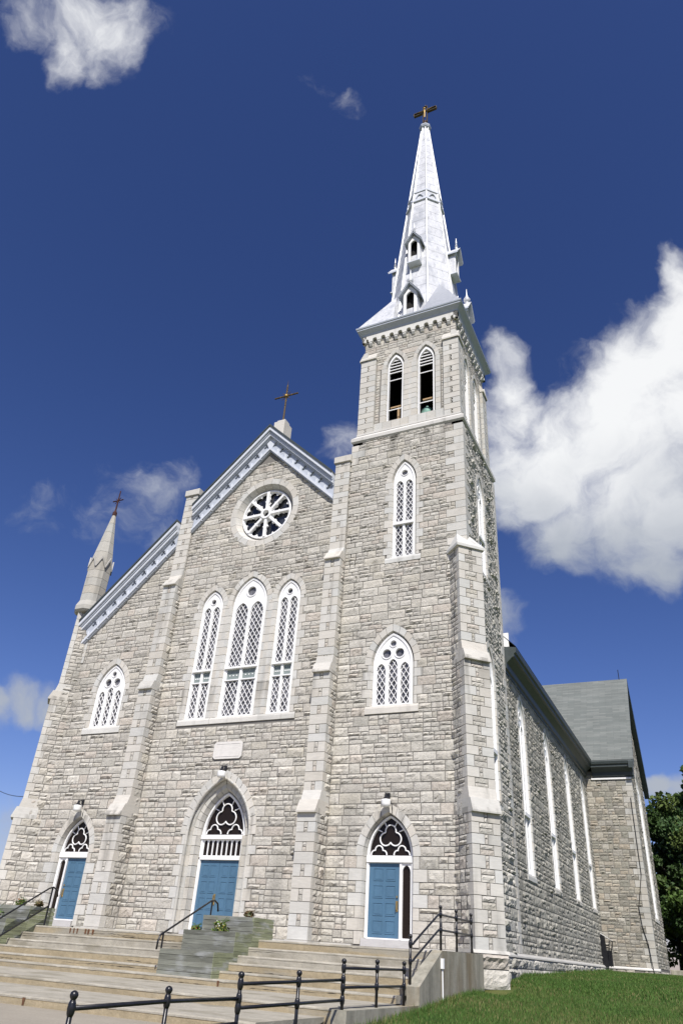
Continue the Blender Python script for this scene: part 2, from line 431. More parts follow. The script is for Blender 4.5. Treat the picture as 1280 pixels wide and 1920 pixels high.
def part_of(o, root):
    """parent a world-space mesh to an Empty that stands elsewhere"""
    o.parent = root; o.matrix_parent_inverse = Matrix.Translation(root.location).inverted()
    return o


def tag(o, label=None, cat=None, group=None, kind=None):
    for k, v in (('label', label), ('category', cat), ('group', group), ('kind', kind)):
        if v: o[k] = v
    return o


# ------------------------------------------------------------------ stone laying
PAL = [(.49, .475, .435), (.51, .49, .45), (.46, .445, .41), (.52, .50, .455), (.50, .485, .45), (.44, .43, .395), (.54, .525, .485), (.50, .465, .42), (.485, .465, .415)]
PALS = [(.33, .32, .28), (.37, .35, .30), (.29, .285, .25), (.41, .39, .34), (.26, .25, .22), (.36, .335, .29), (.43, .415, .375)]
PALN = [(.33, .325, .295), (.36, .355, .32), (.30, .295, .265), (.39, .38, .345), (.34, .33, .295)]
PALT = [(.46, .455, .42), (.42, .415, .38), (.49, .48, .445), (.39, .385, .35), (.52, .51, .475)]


def ashtint(b=.57):
    f = (b + .0) * rng.uniform(.93, 1.06); w = rng.uniform(-.012, .018)
    return ((f + w) * .95, (f - .008) * .94, (f - .05 - w) * .93)


def rubtint(pal):
    c = pal[rng.integers(len(pal))]; f = rng.uniform(.92, 1.08)
    return (c[0] * f * .98, c[1] * f * .965, c[2] * f * .925)


def stone(mb, u0, u1, v0, v1, pal=PAL, cull=None, cell=.085, bulge=.040, gap=.014, n0=0.):
    u0 += gap; u1 -= gap; v0 += gap; v1 -= gap
    if u1 - u0 < .04 or v1 - v0 < .03: return
    nu = max(2, int(round((u1 - u0) / cell))); nv = max(2, int(round((v1 - v0) / cell)))
    uu, vv = np.meshgrid(np.linspace(0, 1, nu + 1), np.linspace(0, 1, nv + 1))
    edge = (uu == 0) | (uu == 1) | (vv == 0) | (vv == 1)
    b = bulge * rng.uniform(.25, 1.1)
    h = b * (.35 + .75 * rng.random(uu.shape)) + b * (rng.uniform(-.6, .6) * (uu - .5) + rng.uniform(-.5, 1.1) * (vv - .5)) + .008
    if rng.random() < .45:            # a ledge where the face has spalled
        ln = vv > rng.uniform(.3, .75) + rng.uniform(-.3, .3) * (uu - .5); h = h + np.where(ln, b * rng.uniform(.4, 1.1), 0)
    h = np.where(edge, .006 + rng.random(uu.shape) * .014, np.maximum(h, .010))
    ju = np.where(edge, 0, rng.uniform(-.28, .28, uu.shape) * (u1 - u0) / nu); jv = np.where(edge, 0, rng.uniform(-.28, .28, uu.shape) * (v1 - v0) / nv)
    ju = np.where(((vv == 0) | (vv == 1)) & (uu > 0) & (uu < 1), rng.uniform(-.2, .2, uu.shape) * (u1 - u0) / nu, ju)
    U_ = u0 + uu * (u1 - u0) + ju; V_ = v0 + vv * (v1 - v0) + jv
    vs = np.stack([U_.ravel(), V_.ravel(), h.ravel() + n0], 1)
    i = np.arange(nu)[None, :] + (nu + 1) * np.arange(nv)[:, None]; i = i.ravel()
    q = np.stack([i, i + 1, i + nu + 2, i + nu + 1], 1)
    if cull is not None:
        cu = vs[q, 0].mean(1); cv = vs[q, 1].mean(1)
        q = q[~cull(cu, cv)]
        if not len(q): return
    mb.grid(vs, q, RUB, rubtint(pal))


def rubble(mb, levels, vmin, vmax, spans, cull=None, pal=PAL, bulge=.040, wide=(.38, .95), n0=0., psplit=.55, cell=.085):
    for a, b in zip(levels[:-1], levels[1:]):
        a = max(a, vmin); b = min(b, vmax)
        if b - a < .07: continue
        for s0, s1 in spans(a, b):
            if s1 - s0 < .06: continue
            u = s0
            while u < s1 - 1e-6:
                w = rng.uniform(*wide)
                if s1 - u - w < .28: w = s1 - u
                w = min(w, s1 - u)
                if rng.random() < psplit and b - a > .2:
                    c = a + (b - a) * rng.uniform(.38, .62)
                    for p, q in ((a, c), (c, b)):
                        x = u
                        while x < u + w - 1e-6:
                            ww = rng.uniform(.22, .6)
                            if u + w - x - ww < .16: ww = u + w - x
                            stone(mb, x, x + ww, p, q, pal, cull, cell, bulge, n0=n0); x += ww
                else:
                    stone(mb, u, u + w, a, b, pal, cull, cell, bulge, n0=n0)
                u += w


LV = [-1.2, -.83, -.5, -.2, 0.]
while LV[-1] < 30: LV.append(LV[-1] + float(rng.choice([.31, .34, .36, .385])))


def lev(a, b): return [a] + [x for x in LV if a + .12 < x < b - .12] + [b]


# lancets ------------------------------------------------------------
def lan(cx, w, vs, rise, d=0., n=10):
    """two-centred arch points, left spring to right spring, offset outward by d"""
    Rr = (w * w + rise * rise) / (2 * w); c = Rr - w
    a1 = math.acos(min(1, c / (Rr + d)))
    L = [(cx + c - (Rr + d) * math.cos(a1 * i / n), vs + (Rr + d) * math.sin(a1 * i / n)) for i in range(n + 1)]
    return L + [(2 * cx - x, y) for x, y in L[-2::-1]]


def lanc(cx, w, v0, vs, rise, d=0., n=10):
    """closed ccw outline: bottom left, bottom right, up, over the arch"""
    return [(cx - w - d, v0), (cx + w + d, v0)] + lan(cx, w, vs, rise, d, n)[::-1]


def half_at(v, w, vs, rise, d):
    if v <= vs: return w + d
    Rr = (w * w + rise * rise) / (2 * w); c = Rr - w; q = (Rr + d) ** 2 - (v - vs) ** 2
    return max(0., math.sqrt(q) - c) if q > 0 else 0.


class Op:
    """an opening: hole in the wall, its stone ring and jamb blocks"""
    def __init__(s, cx, w, v0, vs, rise, splay, ring, depth, jw=(.14, .34), proud=.03):
        s.cx, s.w, s.v0, s.vs, s.rise, s.splay, s.ring, s.depth, s.jw, s.proud = cx, w, v0, vs, rise, splay, ring, depth, jw, proud
        s.alt = {}

    def block(s, k): return s.jw[k % 2] if len(s.jw) == 2 else s.jw[k % len(s.jw)]

    def span(s, a, b):
        """half width that the rubble of course a..b must leave free"""
        mid = (a + b) / 2
        if mid < s.v0 - .33 or mid > s.vs + s.rise * 1.6 + s.splay + s.ring: return None
        if mid < s.v0: return None
        if mid < s.vs - .02:
            k = s.course(mid)
            return s.w + s.splay + s.block(k)
        h = half_at(mid, s.w, s.vs, s.rise, s.splay + s.ring - .05)
        return h if h > 0 else None

    def course(s, v):
        k = 0
        for x in lev(s.v0, s.vs)[1:-1]:
            if v > x: k += 1
        return k

    def culled(s, U_, V_):
        Rr = (s.w ** 2 + s.rise ** 2) / (2 * s.w); c = Rr - s.w; d = s.splay + s.ring - .05
        below = (V_ <= s.vs) & (V_ > s.v0) & (abs(U_ - s.cx) < s.w + s.splay)
        q = (Rr + d) ** 2 - (V_ - s.vs) ** 2
        ab = (V_ > s.vs) & (q > 0) & (abs(U_ - s.cx) < np.sqrt(np.maximum(q, 0)) - c)
        return below | ab

    def surround(s, mb, nvous=6, sill=None, jambs=True, b=.58, sides=(1, 1)):
        g = .009
        w, sp, rg, pr, dp = s.w, s.splay, s.ring, s.proud, s.depth
        Rr = (w * w + s.rise ** 2) / (2 * w); c = Rr - w
        for sd in (-1, 1):
            # arch
            def pt(r, f):
                a = math.acos(c / r) * f
                return (s.cx + sd * (r * math.cos(a) - c), s.vs + r * math.sin(a))
            for k in range(nvous):
                f0 = k / nvous + .004; f1 = (k + 1) / nvous - .004; vs = []; fs = []; ns = 3
                for i in range(ns + 1):
                    f = f0 + (f1 - f0) * i / ns
                    for r, n in ((Rr, -dp), (Rr + sp, pr), (Rr + sp + rg, pr), (Rr + sp + rg, min(-.05, pr - .06))):
                        vs.append((*pt(r, f), n))
                for i in range(ns):
                    for j in range(3):
                        q = [i * 4 + j, i * 4 + j + 1, i * 4 + 5 + j, i * 4 + 4 + j]
                        fs.append(tuple(q) if sd > 0 else tuple(q[::-1]))
                fs += [(0, 1, 2, 3), tuple(ns * 4 + j for j in (3, 2, 1, 0))]
                mb.add(vs, fs, ASH, ashtint(b))
            # jambs
            if jambs:
                L = lev(s.v0, s.vs)
                for k, (a, e) in enumerate(zip(L[:-1], L[1:])):
                    jw = s.block(k) if sides[0 if sd < 0 else 1] else s.jw[0]
                    pf = [(s.cx + sd * w, -dp), (s.cx + sd * (w + sp * .45), -dp * .25), (s.cx + sd * (w + sp), pr), (s.cx + sd * (w + sp + jw - g), pr), (s.cx + sd * (w + sp + jw - g), min(-.05, pr - .06))]
                    if sd < 0: pf = pf[::-1]
                    mb.extru(pf, a + g, e - g, ASH, ashtint(b))
        if sill:
            mb.extr_u([(-dp, s.v0 + .03), (-dp, s.v0 - sill[1]), (sill[2], s.v0 - sill[1]), (sill[2], s.v0 - .09), (pr, s.v0)], s.cx - sill[0], s.cx + sill[0], ASH, ashtint(b + .03))

    def hole(s): return lanc(s.cx, s.w, s.v0, s.vs, s.rise, s.splay + .03)


def clip_seg(p, q, poly):
    """clip segment to a convex ccw polygon"""
    t0, t1 = 0., 1.; d = (q[0] - p[0], q[1] - p[1])
    for i in range(len(poly)):
        a = poly[i]; b = poly[(i + 1) % len(poly)]
        nx, ny = -(b[1] - a[1]), b[0] - a[0]
        den = nx * d[0] + ny * d[1]; num = nx * (p[0] - a[0]) + ny * (p[1] - a[1])
        if abs(den) < 1e-12:
            if num < 0: return None
            continue
        t = -num / den
        if den > 0: t0 = max(t0, t)
        else: t1 = min(t1, t)
    if t0 >= t1: return None
    return (p[0] + d[0] * t0, p[1] + d[1] * t0), (p[0] + d[0] * t1, p[1] + d[1] * t1)


def lattice(mb, poly, n0, n1, px, py, w):
    us = [p[0] for p in poly]; vs = [p[1] for p in poly]
    a, b, c, d = min(us), max(us), min(vs), max(vs); H = d - c; sl = py / px
    k = -int((H / sl) / px) - 2
    while a + k * px < b + H / sl + px:
        for sg in (1, -1):
            x0 = a + k * px
            p, q = ((x0, c), (x0 + H / sl, d)) if sg > 0 else ((x0 + 0., c), (x0 - H / sl, d))
            r = clip_seg(p, q, poly)
            if r and math.hypot(r[1][0] - r[0][0], r[1][1] - r[0][1]) > .04: mb.stroke(r, w, n0, n1 + (.002 if sg > 0 else 0), WHT)
        k += 1


def circ(cx, cy, r, n=20, a0=0.): return [(cx + r * math.cos(a0 + 2 * math.pi * i / n), cy + r * math.sin(a0 + 2 * math.pi * i / n)) for i in range(n)]


def union_outline(cx, cy, circles, n=72, a0=0., a1=2 * math.pi):
    """star-shaped union of circles seen from (cx,cy)"""
    out = []
    full = abs(a1 - a0 - 2 * math.pi) < 1e-6
    for i in range(n if full else n + 1):
        t = a0 + (a1 - a0) * i / n; dx, dy = math.cos(t), math.sin(t); best = 0
        for x, y, r in circles:
            ex, ey = x - cx, y - cy; bq = ex * dx + ey * dy; dd = r * r - (ex * ex + ey * ey - bq * bq)
            if dd >= 0 and bq + math.sqrt(dd) > best: best = bq + math.sqrt(dd)
        out.append((cx + dx * best, cy + dy * best))
    return out


def window(root, op, lights, transom=None, name='window', fr=FRONT, d=.07, circles=(), panel=False, nvous=6, sill=None, lat=(.21, .32), plain=False, surround=True, liner=False, sides=(1, 1), b=.58):
    """white tracery window in opening op. frame = the part, with surround, sill and glass below it"""
    cx, w, v0, vs, rise = op.cx, op.w, op.v0, op.vs, op.rise
    f = MB(fr); f0, f1 = -d - .10, -d
    out = lanc(cx, w - .004, v0 + .004, vs, rise, 0, 12)
    fw = .115 if w > .6 else .09
    nl = lights; mw = .145 if w > .6 else .12
    lw = (2 * w - 2 * fw - (nl - 1) * mw) / nl
    holes = []; polys = []
    lh = vs + (-.02 if circles else .0) - (lw * .55)
    for i in range(nl):
        c = cx - w + fw + lw / 2 + i * (lw + mw)
        top = lanc(c, lw / 2, (transom[1] if transom else v0 + .07), lh + (.16 if nl == 3 and i == 1 else 0), lw * .72, 0, 6)
        holes.append(top); polys.append(top)
        if transom:
            lo = [(c - lw / 2, v0 + .07), (c + lw / 2, v0 + .07), (c + lw / 2, transom[0]), (c - lw / 2, transom[0])]
            holes.append(lo); polys.append(lo)
            if panel: holes.append([(c - lw / 2, transom[0] + .06), (c + lw / 2, transom[0] + .06), (c + lw / 2, transom[1] - .09), (c - lw / 2, transom[1] - .09)])
    for (x, y, r) in circles: holes.append(circ(cx + x, y, r * .76, 16))
    f.plate(out, holes, f0, f1, WHT)
    # raised mouldings: outer rim, light heads, roundels
    f.stroke([(cx - w + .03, v0 + .02), *lan(cx, w - .03, vs, rise - .03, 0, 10), (cx + w - .03, v0 + .02)], .06, f1 - .01, f1 + .035, WHT)
    for i in range(nl - 1):
        x = cx - w + fw + (i + 1) * lw + i * mw + mw / 2
        f.box(x - mw * .38, x + mw * .38, v0 + .02, lh, f1 - .01, f1 + .032, WHT)
    for (x, y, r) in circles:
        f.stroke(circ(cx + x, y, r * .86, 20), r * .26, f1 - .01, f1 + .03, WHT, closed=True)
    for h in polys:
        if len(h) > 6: f.stroke(lan((h[0][0] + h[1][0]) / 2, lw / 2 + .012, h[2][1], lw * .74, 0, 6), .03, f1 - .01, f1 + .022, WHT)
    if transom:
        f.box(cx - w + .02, cx + w - .02, transom[1] - .08 if panel else transom[0] + .0, transom[1], f1 - .02, f1 + .10, WHT)
        if panel: f.box(cx - w + .02, cx + w - .02, transom[0], transom[0] + .05, f1 - .02, f1 + .04, WHT)
    f.stroke([(cx - w - .015, v0 + .01), *lan(cx, w + .015, vs, rise + .015, 0, 10), (cx + w + .015, v0 + .01)], .055, f0, -.012 if liner else -.03, WHT)
    if not plain:
        for h in polys: lattice(f, h, f1 - .055, f1 - .03, *lat, .029)
    o = f.build(name, root)
    if panel:
        g = MB(fr)
        for i in range(nl):
            c = cx - w + fw + lw / 2 + i * (lw + mw)
            g.box(c - lw / 2, c + lw / 2, transom[0] + .05, transom[1] - .08, f1 - .09, f1 - .05, GRP)
            for k in range(3):
                a = c + (k - 1) * lw * .27; g.box(a - .03, a + .03, transom[0] + .22, transom[0] + .27, f1 - .055, f1 - .04, WHT)
        g.build('hopper_panel', o)
    g = MB(fr); g.plate([(a, b2) for a, b2 in lanc(cx, w - .02, v0 + .02, vs, rise - .02)], [], f0 - .02, f0 + .02, LGL); g.build('glass', o)
    if surround:
        s_ = MB(fr); op.surround(s_, nvous, sides=sides, b=b); s_.build('surround', o)
        if sill:
            s2 = MB(fr); s2.extr_u([(-op.depth, v0 + .03), (-op.depth, v0 - sill[1]), (sill[2], v0 - sill[1]), (sill[2], v0 - .09), (.02, v0)], cx - sill[0], cx + sill[0], ASH, ashtint(b + .03))
            s2.build('sill', o)
    return o


GRP = mat('grey_green_panel', (.22, .26, .25), .5)

church = thing('church', 'grey limestone church with a silver spire, gabled front and three blue doors', 'church')

# ------------------------------------------------------------------ front wall
HW = 10.06
op_wr = Op(6.95, .78, 7.80, 9.45, 1.22, .12, .26, .32, (.13, .34))
op_wl = Op(-7.12, .76, 7.80, 9.45, 1.22, .10, .26, .32, (.13, .34))
op_l1 = Op(-2.08, .50, 7.83, 13.0, .78, .10, .25, .32, (.18, .36))
op_l2 = Op(-.06, .83, 7.83, 12.95, 1.25, .10, .25, .32, (.12, .12))
op_l3 = Op(1.97, .50, 7.83, 13.0, .78, .10, .25, .32, (.18, .36))
op_tw = Op(7.30, .47, 14.12, 18.0, 1.0, .12, .26, .32, (.14, .32))
op_dc = Op(-.06, .98, .0, 3.30, 1.58, .10, .0, .55, (.1, .3))
op_dr = Op(6.95, .85, .0, 2.62, 1.33, .07, .26, .34, (.22, .50))
op_dl = Op(-7.12, .80, .0, 2.62, 1.33, .07, .26, .34, (.22, .50))
PIER_R = (3.84, 4.60); PIER_L = (-4.84, -4.08)
ROSE = (.05, 17.80)


def front_spans(a, b):
    mid = (a + b) / 2
    cuts = [(PIER_R[0] - .01, PIER_R[1] + .01), (PIER_L[0] - .01, PIER_L[1] + .01)]
    for o in (op_wr, op_wl, op_l1, op_l3, op_tw, op_dr, op_dl):
        h = o.span(a, b)
        if h: cuts.append((o.cx - h, o.cx + h))
    if op_l2.v0 <= mid < op_l2.vs: cuts.append((-2.2, 2.1))
    else:
        h = op_l2.span(a, b)
        if h: cuts.append((op_l2.cx - h, op_l2.cx + h))
    # central door: wide double ring
    if mid < 3.30: h = 1.80 if op_dc.course(mid) % 2 else 1.60
    else: h = half_at(mid, 1.68, 3.30, 2.36, -.05)
    if h > 0: cuts.append((-.06 - h, -.06 + h))
    # sills, plaque
    if 7.5 < mid < 7.83: cuts += [(-2.95, 2.84), (5.87, 8.03), (-8.2, -6.05)]
    if 13.85 < mid < 14.12: cuts.append((6.5, 8.1))
    if 6.10 < mid < 6.82: cuts.append((-.80, .60))
    # quoins
    q = quoin_w(a)
    if b > 13.5: cuts.append((HW - q, HW + 1))
    if b > 19.7: cuts.append((4.5, 4.64 + q * .8))
    if b < 14: cuts.append((-HW - 1, -HW + .35))
    L = -HW; out = []
    for c0, c1 in sorted(cuts):
        if c0 > L: out.append((L, c0))
        L = max(L, c1)
    if L < HW: out.append((L, HW))
    return out


def quoin_w(a):
    k = sum(1 for x in LV if x <= a + .01)
    return .82 if k % 2 else .42


OPS = [op_wr, op_wl, op_l1, op_l2, op_l3, op_tw, op_dr, op_dl]


def front_cull(U_, V_):
    c = (V_ > 21.75 - abs(U_)) & (U_ < 4.63)
    c |= (U_ - ROSE[0]) ** 2 + (V_ - ROSE[1]) ** 2 < 1.84 ** 2
    for o in OPS: c |= o.culled(U_, V_)
    Rr = (1.68 ** 2 + 2.36 ** 2) / (2 * 1.68); cc_ = Rr - 1.68; q = (Rr - .05) ** 2 - (V_ - 3.30) ** 2
    c |= (V_ > 3.3) & (q > 0) & (abs(U_ + .06) < np.sqrt(np.maximum(q, 0)) - cc_)
    return c


fw_ = MB()
holes = [o.hole() for o in OPS if o is not op_l2] + [lanc(op_l2.cx, op_l2.w, op_l2.v0, op_l2.vs, op_l2.rise, op_l2.splay)] + [lanc(-.06, 1.37, .0, 3.30, 2.02, .09), circ(*ROSE, 1.64, 40)]
fw_.plate([(-HW, -1.5), (HW, -1.5), (HW, 20.75), (4.63, 20.75), (4.63, 17.1), (0, 21.7), (-HW, 11.6)], holes, -.55, 0, MOR)
rubble(fw_, LV, 0., 20.75, front_spans, front_cull)
# plaque bed course + quoins of the tower corner
for a, b in zip(LV[:-1], LV[1:]):
    q = quoin_w(a)
    if 13.3 < b < 20.8: fw_.box(HW - q + .006, HW + .03, a + .009, min(b, 20.75) - .009, .0, .03, ASH, ashtint())
    if 19.7 < b < 20.8: fw_.box(4.60, 4.64 + q * .8 - .006, a + .009, min(b, 20.75) - .009, -.3, .03, ASH, ashtint())
# ashlar piers between the three middle lancets
L = lev(7.83, 13.0)
for a, b in zip(L[:-1], L[1:]):
    fw_.box(-2.08 + .60 + .0, -.06 - .93, a + .009, b - .009, -.05, .026, ASH, ashtint()); fw_.box(-.06 + .93, 1.97 - .60, a + .009, b - .009, -.05, .026, ASH, ashtint())
fw_.prism([(-1.5, 13.0), (-.98, 13.0), (-1.0, 13.25), (-1.24, 13.42), (-1.45, 13.2)], -.05, .02, ASH, ashtint())
fw_.prism([(.86, 13.0), (1.38, 13.0), (1.35, 13.2), (1.13, 13.42), (.9, 13.25)], -.05, .02, ASH, ashtint())
front_wall = fw_.build('front_wall', church)
# plinth ledge (a pale strip along the foot of the wall)
for a, b in ((-9.9, -8.1), (-6.1, PIER_L[0]), (PIER_L[1], -1.95), (1.83, PIER_R[0]), (PIER_R[1], 5.75), (8.15, 9.6)):
    pl = MB(); pl.box(a, b, -.35, 0., -.1, .07, ASH, (.52, .505, .46)); pl.build('plinth', church)
for p in (PIER_R, PIER_L): pl = MB(); pl.box(p[0] - .04, p[1] + .04, -.35, 0., -.1, 1.02, ASH, (.52, .505, .46)); pl.build('plinth', church)

window(church, op_wr, 3, circles=((-.27, 9.88, .24), (.27, 9.88, .24), (0, 10.28, .17)), sill=(1.08, .30, .05), name='window')
window(church, op_wl, 3, circles=((-.26, 9.88, .24), (.26, 9.88, .24), (0, 10.28, .17)), sill=(1.08, .30, .05), name='window')
window(church, op_l1, 2, transom=(9.40, 10.0), panel=True, circles=((0, 13.30, .17),), sides=(1, 0), sill=(.82, .26, .05))
window(church, op_l2, 2, transom=(9.40, 10.0), panel=True, circles=((0, 13.58, .30),), sides=(0, 0), sill=(1.18, .26, .051), lat=(.22, .33), nvous=7)
window(church, op_l3, 2, transom=(9.40, 10.0), panel=True, circles=((0, 13.30, .17),), sides=(0, 1), sill=(.86, .26, .05))
window(church, op_tw, 2, transom=(15.72, 15.84), circles=((0, 18.45, .19),), sill=(.80, .26, .05))

# rose window
rw = MB(); cx, cy = ROSE
hs_ = []
for k in range(8):
    t = math.pi / 8 + k * math.pi / 4
    P_ = lambda r, a: (cx + r * math.cos(t + a), cy + r * math.sin(t + a))
    hs_.append(union_outline(*P_(.86, 0), [(*P_(1.06, .165), .185), (*P_(1.06, -.165), .185), (*P_(.86, 0), .20), (*P_(.80, .20), .12), (*P_(.80, -.20), .12), (*P_(.56, 0), .15)], 48))
rw.plate(circ(cx, cy, 1.36, 56), hs_ + [circ(cx, cy, .17, 20)], -.34, -.28, WHT)
for k in range(8):
    t = math.pi / 4 * k + .02
    rw.stroke([(cx + .26 * math.cos(t), cy + .26 * math.sin(t)), (cx + 1.28 * math.cos(t), cy + 1.28 * math.sin(t))], .15, -.29, -.16, WHT)
    e = .72; rw.prism([(cx + e * math.cos(t) + .13 * math.cos(t + q), cy + e * math.sin(t) + .13 * math.sin(t + q)) for q in (0, math.pi / 2, math.pi, 3 * math.pi / 2)], -.29, -.19, WHT)
rw.stroke(circ(cx, cy, .235, 28), .13, -.29, -.12, WHT, closed=True)
rw.stroke(circ(cx, cy, 1.31, 56), .10, -.29, -.20, WHT, closed=True)
rose = rw.build('rose_window', church)
g = MB(); g.plate(circ(cx, cy, 1.35, 40), [], -.44, -.40, GLS); g.build('glass', rose)
s_ = MB(); nb = 22
for k in range(nb):
    vs = []; fs = []; ns = 3
    for i in range(ns + 1):
        t = 2 * math.pi * (k + .012 + (.976) * i / ns) / nb
        for r, n in ((1.36, -.36), (1.60, .03), (1.90, .03), (1.90, -.05)): vs.append((cx + r * math.cos(t), cy + r * math.sin(t), n))
    for i in range(ns):
        for j in range(3): fs.append((i * 4 + j, i * 4 + j + 1, i * 4 + 5 + j, i * 4 + 4 + j))
    s_.add(vs, fs, ASH, ashtint())
s_.build('surround', rose)

# inscription tablet (worn blank)
p = MB(); c_ = .09
p.prism([(-.78 + c_, 6.11), (.58 - c_, 6.11), (.58, 6.11 + c_), (.58, 6.79 - c_), (.58 - c_, 6.79), (-.78 + c_, 6.79), (-.78, 6.79 - c_), (-.78, 6.11 + c_)], -.05, .05, ASH, (.66, .64, .60))
p.stroke([(-.66, 6.2), (.46, 6.2), (.46, 6.7), (-.66, 6.7)], .03, .045, .06, ASH, closed=True, tint=(.6, .58, .55))
tag(p.build('stone_plaque', church), 'pale blank stone tablet')


# doors
def tref(mb, cx, v0, w, rise, n0, n1):
    """white bars of the tympanum: a trefoil over two half trefoils, with rays"""
    s = w / .85; k = v0 + .60 * s
    T = union_outline(cx, k, [(cx, k + .27 * s, .215 * s), (cx - .20 * s, k - .02 * s, .235 * s), (cx + .20 * s, k - .02 * s, .235 * s)], 60)
    mb.stroke(T, .045, n0, n1, WHT, closed=True)
    for sg in (-1, 1):
        x = cx + sg * .47 * s
        H = union_outline(x, v0 + .001, [(x, v0 + .19 * s, .155 * s), (x - .17 * s, v0 + .03 * s, .15 * s), (x + .17 * s, v0 + .03 * s, .15 * s)], 30, 0.04, math.pi - .04)
        H = [q for q in H if abs(q[0] - cx) < w - .03]
        mb.stroke(H, .042, n0, n1, WHT)
    pol = lanc(cx, w, v0, v0 + .001, rise, 0, 10)
    for a, r0 in ((118, .36), (62, .36), (158, .38), (22, .38)):
        t = math.radians(a); y = k + .1 * s
        sgm = clip_seg((cx + r0 * s * math.cos(t), y + r0 * s * math.sin(t)), (cx + 2 * math.cos(t), y + 2 * math.sin(t)), pol)
        if sgm: mb.stroke(sgm, .035, n0, n1, WHT)


def leaf(mb, u0, u1, v0, v1, n, rows=4):
    mb.box(u0, u1, v0, v1, n - .05, n, BLU)
    w = (u1 - u0); h = (v1 - v0)
    for i in range(2):
        for j in range(rows):
            a = u0 + w * (.15 + .40 * i); b = a + w * .30; c = v0 + h * (.055 + .235 * j); d = c + h * .165
            mb.stroke([(a, c), (b, c), (b, d), (a, d)], .03, n - .01, n + .014, BLU, closed=True)
            mb.box(a + .035, b - .035, c + .035, d - .035, n - .01, n + .008, BLU, c=.007)


def side_door(op, flip):
    """flip = -1: sidelight on the left"""
    cx, w = op.cx, op.w; d = -.20
    f = MB()
    # frame plate with openings
    s0, s1 = (cx + w - .40, cx + w - .09) if flip > 0 else (cx - w + .09, cx - w + .40)
    l0, l1 = (cx - w + .10, cx + w - .48) if flip > 0 else (cx - w + .48, cx + w - .10)
    side = lanc((s0 + s1) / 2, (s1 - s0) / 2 - .01, .24, 2.16, .22, 0, 5)
    tym = lanc(cx, w - .09, 2.66, 2.661, 1.20, 0, 10)
    f.plate(lanc(cx, w, .18, 2.62, 1.33, 0, 12), [side, [(l0, .22), (l1, .22), (l1, 2.43), (l0, 2.43)], tym], d - .09, d, WHT)
    f.box(cx - w + .01, cx + w - .01, 2.45, 2.64, d - .02, d + .07, WHT)
    f.stroke([(cx - w + .035, .2), *lan(cx, w - .035, 2.62, 1.29, 0, 10), (cx + w - .035, .2)], .07, d - .01, d + .04, WHT)
    tref(f, cx, 2.665, w - .09, 1.18, d - .05, d - .012)
    x = (s0 - .04) if flip > 0 else (s1 + .04)
    f.box(x - .04, x + .04, .19, 2.45, d - .02, d + .03, WHT)
    o = f.build('door', church)
    q = MB(); leaf(q, l0 + .005, l1 - .005, .225, 2.425, d - .035); lf = q.build('door_leaf', o)
    h = MB(); hx = l1 - .10 if flip > 0 else l0 + .10
    h.box(hx - .045, hx + .045, .98, 1.30, d - .036, d - .025, BRS); h.tube([FRONT([(hx, 1.02, d - .02)])[0], FRONT([(hx, 1.05, d + .05)])[0], FRONT([(hx, 1.24, d + .05)])[0], FRONT([(hx, 1.27, d - .02)])[0]], .014, BRS, 6)
    h.lathe(FRONT([(hx, 1.42, d - .02)])[0], [(.028, -.03), (.028, .03)], BRS, 8)
    h.build('handle', o)
    g = MB(); g.plate(lanc(cx, w - .08, 2.66, 2.661, 1.21), [], d - .10, d - .075, DGL); g.plate(side, [], d - .101, d - .076, DGL); g.build('glass', o)
    s_ = MB(); op.surround(s_, 6); s_.build('surround', o)
    t = MB(); t.box(cx - w - .02, cx + w + .02, -.04, .18, -.4, .06, ASH, (.50, .49, .48)); t.build('threshold', o)


side_door(op_dr, 1); side_door(op_dl, -1)

# central double door
cx, w, d = -.06, .98, -.42
f = MB(); slots = []
for k in range(8):
    x = cx - .86 + .215 * (k + .5); slots.append(lanc(x, .084, 2.62, 3.04, .12, 0, 4))
tym = lanc(cx, w - .10, 3.35, 3.351, 1.44, 0, 12)
f.plate(lanc(cx, w, .10, 3.30, 1.60, 0, 14), slots + [tym, [(cx - .88, .12), (cx + .88, .12), (cx + .88, 2.46), (cx - .88, 2.46)]], d - .10, d, WHT)
f.box(cx - w + .01, cx + w - .01, 3.19, 3.33, d - .02, d + .09, WHT); f.box(cx - w + .02, cx + w - .02, 2.47, 2.56, d - .02, d + .05, WHT)
f.stroke([(cx - w + .04, .1), *lan(cx, w - .04, 3.30, 1.55, 0, 12), (cx + w - .04, .1)], .08, d - .01, d + .05, WHT)
tref(f, cx, 3.36, w - .10, 1.42, d - .05, d - .012)
o = f.build('door', church); tag(o, 'tall double door under a carved double arch')
for a, b in ((cx - .875, cx - .004), (cx + .004, cx + .875)):
    q = MB(); leaf(q, a, b, .13, 2.45, d - .035); q.build('door_leaf', o)
h = MB(); h.box(cx - .10, cx - .02, .95, 1.32, d - .036, d - .022, BRS)
h.tube([FRONT([(cx - .06, 1.0, d - .02)])[0], FRONT([(cx - .06, 1.03, d + .06)])[0], FRONT([(cx - .06, 1.26, d + .06)])[0], FRONT([(cx - .06, 1.29, d - .02)])[0]], .015, BRS, 6); h.build('handle', o)
g = MB(); g.plate(lanc(cx, w - .09, 3.35, 3.351, 1.45), [], d - .115, d - .085, DGL); g.box(cx - .9, cx + .9, 2.60, 3.18, d - .09, d - .035, DGL); g.build('glass', o)
s_ = MB()
